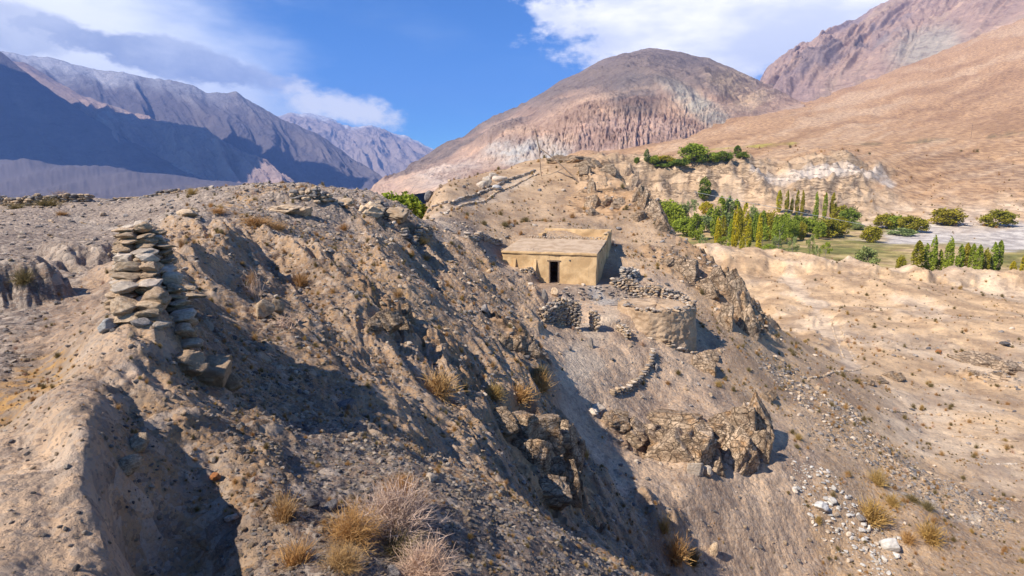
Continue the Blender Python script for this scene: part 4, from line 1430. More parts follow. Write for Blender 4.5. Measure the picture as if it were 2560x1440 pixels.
for k in range(260):
    a = r_.uniform(math.pi * .95, math.pi * 2.1)
    zz = r_.random() ** 1.4 * 1.75 * (0.6 + .4 * math.sin(a * 2)) + .05
    ca, sa = math.cos(a), math.sin(a)
    sq = (abs(ca) ** 3 + abs(sa) ** 3) ** (-1 / 3)
    rr = (2.60 - .06 * zz) * (.45 + .55 * sq) + .0
    xx, yy = ca * rr, sa * rr
    s = r_.uniform(.13, .25)
    inst('stone', r_.choice(STONES), (xx * math.cos(.35) - yy * math.sin(.35), xx * math.sin(.35) + yy * math.cos(.35), zz), (s * 1.2, s * .8, s), (r_.uniform(-.2, .2), r_.uniform(-.2, .2), a + .35 + 1.57), r_.choice([M_stone, M_pale, M_stone]), bast)
for k in range(130):
    a = r_.uniform(math.pi * .9, math.pi * 2.25)
    lay = r_.choice([0, 0, 1, 2]) if a > math.pi * 1.55 else r_.choice([0, 0, 1])
    ca, sa = math.cos(a), math.sin(a)
    sq = (abs(ca) ** 3 + abs(sa) ** 3) ** (-1 / 3)
    rr = 2.16 * (.45 + .55 * sq) + r_.uniform(-.22, .12)
    xx, yy = ca * rr, sa * rr
    s = r_.uniform(.12, .22)
    inst('stone', r_.choice(STONES), (xx * math.cos(.35) - yy * math.sin(.35), xx * math.sin(.35) + yy * math.cos(.35), BT - BB + .05 + lay * .15), (s * 1.3, s, s * .9), (r_.uniform(-.3, .3), r_.uniform(-.3, .3), r_.uniform(0, 6)), r_.choice([M_stone, M_pale, M_grey]), bast)

# ------------------------------------------------------------------ dry-stone walls
OC = [M_stone, M_stone, M_pale, M_grey]
stone_wall('stone_wall', 'thick dry stone wall curving from the shaded house corner to the bastion', [xy(1524, 712, 30), xy(1580, 726, 30), xy(1650, 742, 30), xy(1705, 752, 30), xy(1718, 765, 30)],
           lambda t: .55 + .30 * math.sin(t * 3), .6, .30, OC, seed=21)
pa, pb, pc = xy(1352, 798, 20), xy(1405, 812, 20), xy(1448, 824, 20)
stone_wall('stone_wall', 'broken dry stone wall of flat slabs standing in front of the doorway yard', [pa, pb, pc],
           lambda t: .45 + 1.25 * min(1, t * 1.6), .45, .27, OC, seed=22)
pd = xy(1484, 826, 20)
pil = thing('stone_pillar', 'short square stone pillar beside the gap in the broken wall', 'pillar', (pd[0], pd[1], gz(*pd)))
wall_pieces(pil, [(pd[0] - .35, pd[1] + .03), (pd[0] + .3, pd[1])], lambda t: 1.25, .45, .25, OC, seed=23)
stone_wall('stone_wall', 'low tumbled stone wall left of the doorway under the two buttresses', [xy(1298, 680, 30), xy(1335, 688, 30), xy(1374, 694, 30)],
           lambda t: .38 + .1 * t, .4, .26, [M_pale, M_grey, M_stone], seed=24)
stone_wall('stone_wall', 'low retaining wall curving down the slope below the bastion', [xy(1632, 884, 20), xy(1628, 915, 20), xy(1600, 955, 20), xy(1560, 980, 20), xy(1530, 985, 20)],
           lambda t: .42 - .15 * t, .35, .24, OC, seed=25)
stone_wall('stone_wall', 'short rubble wall at the left foot of the bastion', [xy(1540, 815, 20), xy(1566, 838, 20), xy(1572, 850, 20)],
           lambda t: .6, .4, .25, OC, seed=26)
stone_wall('stone_pile', 'pile of pale stones in the shadow right of the mud house', [xy(1548, 700, 30), xy(1575, 700, 30), xy(1590, 690, 30)],
           lambda t: 1.0 - .3 * t, .9, .33, [M_pale, M_white, M_grey], 'stone pile', seed=27)
stone_wall('stone_wall', 'upper row of stones bordering the path up to the pole', [xy(1065, 538, 36), xy(1130, 512, 40), xy(1200, 483, 45), xy(1270, 452, 50), xy(1338, 428, 55)],
           lambda t: .30, .35, .45, [M_stone, M_pale, M_grey], seed=28)
stone_wall('stone_wall', 'lower row of stones bordering the path up to the pole', [xy(1110, 536, 36), xy(1170, 510, 40), xy(1240, 482, 45), xy(1300, 456, 50), xy(1345, 436, 55)],
           lambda t: .25, .35, .45, [M_stone, M_pale], seed=29)
stone_wall('stone_wall', 'tumbled stone wall beside the path, left of the house roof', [xy(1165, 600, 36), xy(1190, 606, 36), xy(1215, 602, 36), xy(1252, 612, 36)],
           lambda t: .55, .5, .36, [M_stone, M_grey, M_pale], seed=30)
stone_wall('stone_wall', 'dark rubble wall on the plateau rim at far left', [xyd(-60, 33), xyd(60, 32.5), xyd(140, 33), xyd(222, 33.5)],
           lambda t: .60 + .20 * math.sin(t * 9 + 1.2) + (.15 if t > .6 else 0), .9, .32, [M_stone, M_grey, M_dark, M_stone], seed=31)
stone_wall('stone_wall', 'low dark rubble wall on the rim between the far left wall and the grass tufts', [xyd(262, 35), xyd(320, 36), xyd(400, 36), xyd(450, 36)],
           lambda t: .28 + .22 * t, .6, .36, [M_grey, M_dark, M_stone], seed=32)
stone_wall('stone_wall', 'long crumbling stone edge along the rim above the dark slope', [xy(720, 497, 20), xy(800, 505, 20), xy(880, 512, 20), xy(960, 520, 20)],
           lambda t: .30 + .2 * math.sin(t * 9), .6, .36, [M_stone, M_grey], seed=33)
stone_wall('stone_wall', 'flat topped dark stone terrace edge near the start of the path', [xy(1010, 600, 25), xy(1040, 603, 25), xy(1076, 590, 25)],
           lambda t: .5, .5, .35, [M_dark, M_grey, M_stone], seed=34)
low = [('curved line of small stones across the pale lower ground', [(2015, 950), (2060, 940), (2120, 928), (2170, 915)]),
       ('white line of stones ending in a dark stone on the lower ground', [(2210, 1022), (2260, 1030), (2330, 1036)]),
       ('upper stone line of the field enclosure at lower right', [(2378, 1090), (2450, 1096), (2540, 1104)]),
       ('lower stone line of the field enclosure at lower right', [(2390, 1155), (2460, 1160), (2550, 1160)]),
       ('left stone edging of the track through the pale ground', [(2078, 800), (2092, 850), (2110, 895)]),
       ('right stone edging of the track through the pale ground', [(2100, 810), (2120, 860), (2140, 905)])]
for i, (lb, pts_) in enumerate(low):
    stone_wall('stone_row', lb, [xy(u, v, 30) for u, v in pts_], lambda t: .12, .24, .30, [M_pale, M_stone, M_stone], 'stone row', seed=40 + i)

pav = thing('yard_paving', 'rough grey slate paving of the yard in front of the doorway', 'paving', hit(1500, 735, 30))
rp_ = random.Random(77)
for k in range(150):
    p = hit(rp_.uniform(1400, 1610), rp_.uniform(708, 766), 30)
    s_ = rp_.uniform(.13, .34)
    inst('stone', rp_.choice(STONES), pav.matrix_basis.inverted() @ p, (s_, s_ * .75, .07), (rp_.uniform(-.08, .08), rp_.uniform(-.08, .08), rp_.uniform(0, 6)), rp_.choice([M_grey, M_grey, M_pale]), pav)

# near cairn-like stub of wall on the crest
c0, c1 = xy(392, 800, 3.5), xy(372, 716, 5.0)
cairn = thing('ruined_wall', 'tall crumbling stub of piled ochre stones on the near crest', 'stone wall', (c0[0], c0[1], gz(*c0)))
bx0, by0 = np.array(c0), np.array(c1)
dirc = (by0 - bx0) / np.linalg.norm(by0 - bx0)
c1e = tuple(by0 + dirc * .45)
wall_pieces(cairn, [c0, c1e], lambda t: .10 + .70 * min(1, max(0, t - .02) * 1.02) + .05 * math.sin(t * 17), .68, .205, [M_tan, M_stone, M_tan, M_pale], meshes=BIGSTONES, seed=55, sink=.03, taper=.38)
cz = gz(*c0)
cv, cf = mudbox((-.14, 1.35, -.3), (.14, np.linalg.norm(by0 - bx0) + .30, .36), seg=.12, r=.12, amp=.05, seed=51)
ang = math.atan2(dirc[1], dirc[0]) - math.pi / 2
co = part('mud_core', (cv, cf), M_mudrough, cairn)
co.rotation_euler = (0, 0, ang)
co.location = (0, 0, .05)
rr_ = random.Random(52)
for (u, v, w, h, m, rz) in ((455, 738, 110, 18, M_stone, .1), (420, 770, 120, 16, M_stone, -.2), (335, 716, 60, 40, M_pale, .3), (385, 735, 80, 46, M_stone, 0), (440, 788, 46, 40, M_stone, .8),
                           (372, 785, 60, 34, M_stone, .2), (310, 722, 50, 30, M_pale, 0), (405, 812, 44, 26, M_pale, 1), (350, 806, 50, 24, M_grey, .5), (462, 722, 60, 20, M_stone, .2)):
    p = hit(u, v + h * .3, 3.6)
    k = pxsize(p.y, 1)
    inst('stone', rr_.choice(BIGSTONES), cairn.matrix_basis.inverted() @ (p + Vector((0, 0, h * k * .35))), (w * k * .55, w * k * .42, h * k * 1.1), (rr_.uniform(-.15, .15), rr_.uniform(-.15, .15), rz), m, cairn)

# ------------------------------------------------------------------ outcrops and boulders


def crag(label, items, mat=M_crag, meshes=None, name='rock_outcrop', cat='rock outcrop', ymin=4):
    """items: (u, v, w px, h px, rise, turn): a mass of cracked rock resting in the ground"""
    u, v = items[0][:2]
    b0 = hit(u, v, ymin)
    t = thing(name, label, cat, b0)
    inv = Matrix.Translation(-b0)
    r = random.Random(len(label) * 7 + int(u))
    for (u, v, w, h, *rest) in items:
        m2 = rest[1] if len(rest) > 1 else mat
        p = hit(u, v + h * .35, ymin)
        k = pxsize(p.y, 1)
        s = (w * k * .74, w * k * (rest[0] if rest else .6), h * k * .80)
        inst('rock', r.choice(meshes or CRAGS), inv @ (p + Vector((0, s[1] * .45, h * k * .06))), s, (r.uniform(-.15, .15), r.uniform(-.15, .15), r.uniform(-.5, .5)), m2, t)
    return t


crag('big jutting ochre outcrop with deep shadow, right of the lower path', [(1545, 1062, 60, 36), (1575, 1075, 80, 60), (1615, 1085, 90, 64), (1650, 1100, 90, 80), (1720, 1075, 120, 70), (1780, 1085, 110, 70), (1820, 1060, 90, 60), (1700, 1110, 110, 100), (1750, 1120, 100, 110), (1810, 1095, 100, 100), (1860, 1070, 90, 130),
      (1890, 1050, 80, 150), (1850, 1130, 100, 130), (1790, 1160, 46, 60), (1740, 1170, 44, 40, .5, M_pale), (1700, 1060, 120, 50), (1900, 1110, 60, 100)])
crag('crumbling orange-brown outcrop above the shaded ravine', [(1300, 1065, 90, 80), (1350, 1080, 110, 90), (1400, 1095, 90, 100), (1425, 1130, 70, 110), (1380, 1180, 100, 90), (1330, 1130, 90, 80), (1420, 1200, 70, 120), (1250, 1050, 80, 60), (1370, 1230, 110, 70)])
crag('jagged dark crack of rock at the edge right of the bastion', [(1800, 690, 60, 80), (1835, 720, 60, 100), (1850, 760, 50, 110), (1870, 800, 50, 90), (1770, 720, 50, 50), (1820, 790, 50, 80)])
crag('rounded ochre outcrop above and right of the stone pile', [(1700, 660, 50, 40), (1730, 668, 60, 52), (1670, 655, 40, 26)])
crag('serrated rock fin on the ridge edge under the upper grove', [(1572, 425, 20, 36), (1585, 450, 24, 50), (1600, 478, 26, 56), (1615, 500, 30, 56), (1638, 530, 40, 60), (1655, 560, 36, 50), (1600, 540, 40, 30)])
crag('pale rock rib running down the hill behind the house', [(1478, 465, 22, 40), (1482, 505, 30, 40), (1515, 505, 40, 30), (1545, 508, 36, 34), (1480, 530, 30, 26)])
crag('broken pale rock crest on the hilltop right of the pole', [(1400, 398, 60, 22), (1440, 396, 70, 26), (1475, 408, 50, 30), (1520, 424, 40, 26), (1465, 425, 26, 26)])
crag('grey-brown rocks on the steep slope below the near plateau edge', [(960, 795, 70, 60), (1000, 815, 50, 50), (930, 810, 40, 40), (1010, 780, 40, 50)])
crag('rounded lumps of rock at the end of the dark slope, left of the yard path', [(1290, 860, 60, 50), (1325, 875, 44, 40), (1260, 855, 44, 36)])
crag('rough rock knob right of and below the bastion', [(1755, 905, 60, 50), (1780, 920, 40, 44), (1775, 890, 44, 30)])
crag('dark undercut ledge left of the big jutting outcrop', [(1530, 1050, 70, 30), (1550, 1040, 50, 24)])
crag('small sharp ledge just below the lower path', [(1490, 1022, 40, 18), (1478, 1028, 30, 14)], M_pale)
crag('pair of squat boulders at the edge of the scree right of the slope', [(1920, 990, 34, 34), (1930, 985, 22, 22)])
crag('low brown ledge of rock on the pale lower ground at far right', [(2480, 905, 90, 30), (2530, 920, 70, 36), (2420, 900, 60, 18)])
crag('brown boulder group beside the bend of the lower track', [(2238, 940, 44, 30), (2200, 950, 40, 18), (2170, 955, 40, 14)])
crag('dark overhanging rocks along the plateau rim', [(860, 505, 50, 24), (920, 520, 60, 34), (985, 530, 60, 30), (700, 520, 70, 20), (740, 526, 60, 22)], M_stone, ymin=10)
crag('cracked clay bank at the edge right of the near crest', [(500, 925, 120, 60), (450, 900, 90, 50), (560, 950, 60, 40)], M_mudrough, ymin=3)

BLD = [('brown boulder with a pale face on the shaded slope near the dead twigs', 660, 790, 62, 56, M_stone), ('small tilted boulder touching the larger brown one on the shaded slope', 690, 780, 34, 36, M_stone),
       ('dark blocky boulder leaning on the rim beside the green bushes', 1072, 500, 28, 26, M_dark), ('whitish boulder on the rim at the end of the near plateau', 1007, 540, 26, 24, M_pale),
       ('upright rounded boulder, leftmost of the pale cluster on the hill', 1203, 470, 24, 20, M_pale), ('tall pale boulder in the middle of the hill cluster', 1218, 466, 24, 34, M_pale),
       ('topmost pale boulder of the cluster on the hill', 1231, 446, 24, 16, M_pale), ('long pale slab boulder, rightmost of the hill cluster', 1249, 452, 32, 16, M_pale),
       ('low white boulder at the front of the hill cluster', 1241, 474, 28, 14, M_white),
       ('flat dark slate boulder on the shaded slope', 862, 1020, 62, 22, M_dark), ('brown wedge shaped boulder among dark shards', 318, 1180, 76, 50, M_stone),
       ('rounded tan boulder above the dark shards', 345, 1118, 70, 44, M_stone), ('rusty orange stone on the near gravel', 540, 1198, 34, 24, M_orange),
       ('small round yellowish stone on the near bank', 168, 1170, 20, 14, M_pale), ('flat cream stone on the near gravel left of the bushes', 582, 1298, 38, 16, M_pale),
       ('dark blue-grey slab among the near bushes', 782, 1268, 34, 26, M_dark), ('second dark slab lying right of the first among the near bushes', 826, 1272, 46, 24, M_dark),
       ('pale stone at the rim of the near gravel spur', 1078, 1200, 40, 26, M_pale), ('bluish white block at the foot of the near stone stub', 270, 826, 56, 34, M_white),
       ('bluish standing stone beside the yard wall', 1362, 752, 16, 34, M_grey), ('pale boulder by the standing stone, casting a shadow', 1385, 738, 22, 22, M_stone),
       ('bluish grey stone on the slope below the bastion', 1640, 922, 16, 16, M_grey), ('largest white boulder of the pale rubble at lower right', 2228, 1372, 50, 34, M_white),
       ('angular white boulder at the top of the pale rubble', 2052, 1272, 44, 28, M_white), ('small white boulder beside the angular one', 2078, 1258, 26, 22, M_white),
       ('pointed dark stone jutting from the lower slope', 2150, 1300, 26, 20, M_grey), ('leaning split stone on the bare slope at the bottom', 1785, 1385, 24, 40, M_stone),
       ('pale rounded boulder leaning on the jutting outcrop', 1768, 1186, 40, 34, M_pale), ('dark angular stone on the slope left of the yard', 1212, 780, 32, 22, M_grey),
       ('grey stone block left of the path below the yard', 1478, 868, 14, 30, M_grey), ('brown slab lying against the plateau rim behind the stub', 470, 540, 60, 24, M_stone),
       ('red-brown stone on the upper slope of the pale ground', 2345, 882, 18, 10, M_orange), ('dark flat stone in the pale ground at right', 2510, 862, 30, 10, M_dark),
       ('black shard at the bottom of the near bank', 190, 1425, 26, 16, M_dark), ('large stone at the bottom edge under the bushes', 985, 1432, 40, 18, M_grey)]
for i, (lb, u, v, w, h, m) in enumerate(BLD):
    p = hit(u, v, 1.6)
    k = pxsize(p.y, 1)
    rr = random.Random(i)
    o = inst('boulder', rr.choice(BLOCKS), p + Vector((0, 0, h * k * .32)), (w * k * .62, w * k * .5, h * k * .82), (rr.uniform(-.2, .2), rr.uniform(-.2, .2), rr.uniform(0, 6.28)), m)
    tag(o, lb, 'boulder')

# ------------------------------------------------------------------ mast on the hill, wire, far poles
pb_ = hit(1354, 440, 50)
Yp = pb_.y
mast = thing('broken_mast', 'thin broken wooden mast with a leaning stay pole on the hilltop', 'mast', pb_)


def rel(u, v, Yd):
    return np.array(pt(u, v, Yd) - pb_)


part('post', tube(np.array((0, 0, -.3)), rel(1349, 374, Yp), .055, .045, 6, 4, .05), M_wood, mast)
part('upper_pole', tube(rel(1350, 380, Yp - .1), rel(1337, 322, Yp - .1), .09, .05, 6, 3), M_wood, mast)
leg_end = hit(1447, 456, 50)
part('stay_pole', tube(rel(1346, 368, Yp - .2), np.array(leg_end - pb_), .06, .09, 6, 6, .2), M_wood, mast)
q_ = hit(1395, 432, 50)
part('fallen_pole', tube(np.array(q_ - pb_) + (0, 0, .1), np.array(hit(1430, 446, 50) - pb_) + (0, 0, .1), .06, .06, 6, 3), M_wood, mast)
M_wire, Tw, bw = principled('pale_cable')
bw.inputs['Base Color'].default_value = (0.7, 0.68, 0.62, 1)
wa_, wb_ = pt(1735, 480, 140), pt(2160, 562, 190)
tag(link('overhead_cable', new_mesh('overhead_cable', *tube(wa_, wb_, .055, .07, 4, 16, 0), True, M_wire)), 'thin pale cable sagging across the poplar grove', 'cable')
for (u, v, h, lb) in ((2427, 346, 34, 'tiny utility pole on the road line of the far right slope'), (2026, 590, 12, 'short white post at the shaded edge of the grove')):
    p = hit(u, v, 120)
    k = pxsize(p.y, 1)
    t = thing('utility_pole' if h > 20 else 'white_post', lb, 'pole', p)
    part('post', tube((0, 0, -.5), (0, 0, h * k), .022 * h * k if h < 20 else .012 * h * k, .010 * h * k, 6, 2), M_wood if h > 20 else M_white, t)
    if h > 20:
        part('cross_arm', tube((-.1 * h * k, 0, h * k * .9), (.1 * h * k, 0, h * k * .9), .008 * h * k, .008 * h * k, 5, 1), M_wood, t)

# ------------------------------------------------------------------ trees


def leaf_cloud(pos, size, rs, up=0.3):
    """small four-cornered leaf sprays at pos"""
    n = len(pos)
    d1 = rs.normal(size=(n, 3))
    d1 /= np.linalg.norm(d1, axis=1)[:, None]
    d2 = rs.normal(size=(n, 3))
    d2[:, 2] += up
    d2 -= (d2 * d1).sum(1)[:, None] * d1
    d2 /= np.linalg.norm(d2, axis=1)[:, None]
    s = size * rs.uniform(.6, 1.4, n)[:, None]
    a = pos - d1 * s * .5
    b = pos + d2 * s * .38
    c = pos + d1 * s * .5
    d = pos - d2 * s * .38
    V = np.stack([a, b, c, d], 1).reshape(-1, 3)
    return V, np.arange(n * 4).reshape(n, 4)


def crown_points(kind, n, rs):
    if kind == 'poplar':                      # unit: height 1, radius 0.5 -> scaled later
        z = rs.random(n) ** .85
        prof = np.sin(np.pi * np.clip(z, 0.02, 1) ** .62) ** .7
        a = rs.uniform(0, 2 * np.pi, n)
        nb = 26
        # clumps: upswept branch sprays
        bi = rs.integers(0, nb, n)
        bz = rs.random(nb)
        ba_ = rs.uniform(0, 2 * np.pi, nb)
        z = np.clip(bz[bi] * .88 + rs.normal(0, .055, n) + .06, 0.02, 1)
        prof = np.sin(np.pi * np.clip(z, 0.02, 1) ** .80) ** .5
        a = ba_[bi] + rs.normal(0, .55, n)
        r = .5 * prof * (0.35 + .65 * rs.random(n) ** .6)
        return np.stack([np.cos(a) * r, np.sin(a) * r, z], -1)
    nb = {'round': 34, 'open': 14, 'bush': 22}[kind]
    c = rs.normal(size=(nb, 3))
    c /= np.linalg.norm(c, axis=1)[:, None]
    c *= rs.uniform(.45, 1, nb)[:, None] ** .5
    c = c * np.array((.36, .36, .36)) + np.array((0, 0, .55))
    if kind == 'bush':
        c[:, 2] = np.abs(c[:, 2] - .55) * 1.5 + .18
    if kind == 'round':
        c[:, 2] = (c[:, 2] - .55) * 1.12 + .47
    bi = rs.integers(0, nb, n)
    off = rs.normal(size=(n, 3))
    off /= np.linalg.norm(off, axis=1)[:, None]
    off *= (rs.random(n)[:, None] ** .45) * {'round': .17, 'open': .12, 'bush': .16}[kind]
    p = c[bi] + off
    p[:, 2] = np.clip(p[:, 2], .01, 1.05)
    return p


CROWN = {}
for kind, n, sz, var in (('poplar', 1700, .085, 4), ('round', 2600, .070, 4), ('open', 800, .060, 3), ('bush', 1800, .075, 3)):
    CROWN[kind] = []
    for i in range(var):
        rs = np.random.default_rng(3000 + i * 7 + len(kind))
        p = crown_points(kind, n, rs)
        if kind == 'poplar':
            V, Fq = leaf_cloud(p * np.array((1, 1, 4.0)), sz * 2.0, rs, 1.0)
            V = V / np.array((1, 1, 4.0))
        else:
            V, Fq = leaf_cloud(p, sz, rs)
        CROWN[kind].append(new_mesh('crown', V, Fq, False, M_leaf))
TRUNK = []
for i in range(3):
    parts_ = [tube((0, 0, -.05), (.02 * i, .01, .82), .022, .006, 6, 5, .02)]
    rs = random.Random(i)
    for k in range(9):
        z = .15 + k * .075
        a = rs.uniform(0, 6.28)
        parts_.append(tube((0, 0, z), (math.cos(a) * .24, math.sin(a) * .24, z + .2), .008, .003, 4, 2, .02))
    TRUNK.append(new_mesh('trunk', *join(parts_), True, M_bark))

LEAFM = {'g': M_leaf, 'd': M_leafd, 's': M_leafs, 'y': M_leafy, 'o': M_leafo}


def tree(u, vb, vt, w, kind, m, label, group, name='tree', cat='tree', ymin=122, k_=[0], Yfix=None):
    k_[0] += 1
    r = random.Random(k_[0] * 13)
    p = pt(u, vb, Yfix) if Yfix else hit(u, vb, ymin)
    k = pxsize(p.y, 1) * 1.0
    H = (vb - vt) * k * 1.03
    Wd = w * k
    t = thing(name, label, cat, p - Vector((0, 0, .15)), r.uniform(0, 6.28), group)
    lift = {'poplar': .03, 'open': .12}.get(kind, 0.0)
    fx = Wd * (.92 if kind == 'poplar' else 1.15)
    zs = H * (1 - lift) if kind in ('poplar', 'bush') else H * (1 - lift) / 1.02
    c = inst('crown', r.choice(CROWN[kind]), (0, 0, H * lift), (fx, fx, zs), (0, 0, r.uniform(0, 6)), LEAFM[m], t)
    tr = inst('trunk', r.choice(TRUNK), (0, 0, 0), (min(Wd, H * .6), min(Wd, H * .6), H), (0, 0, 0), M_bark, t)
    return t


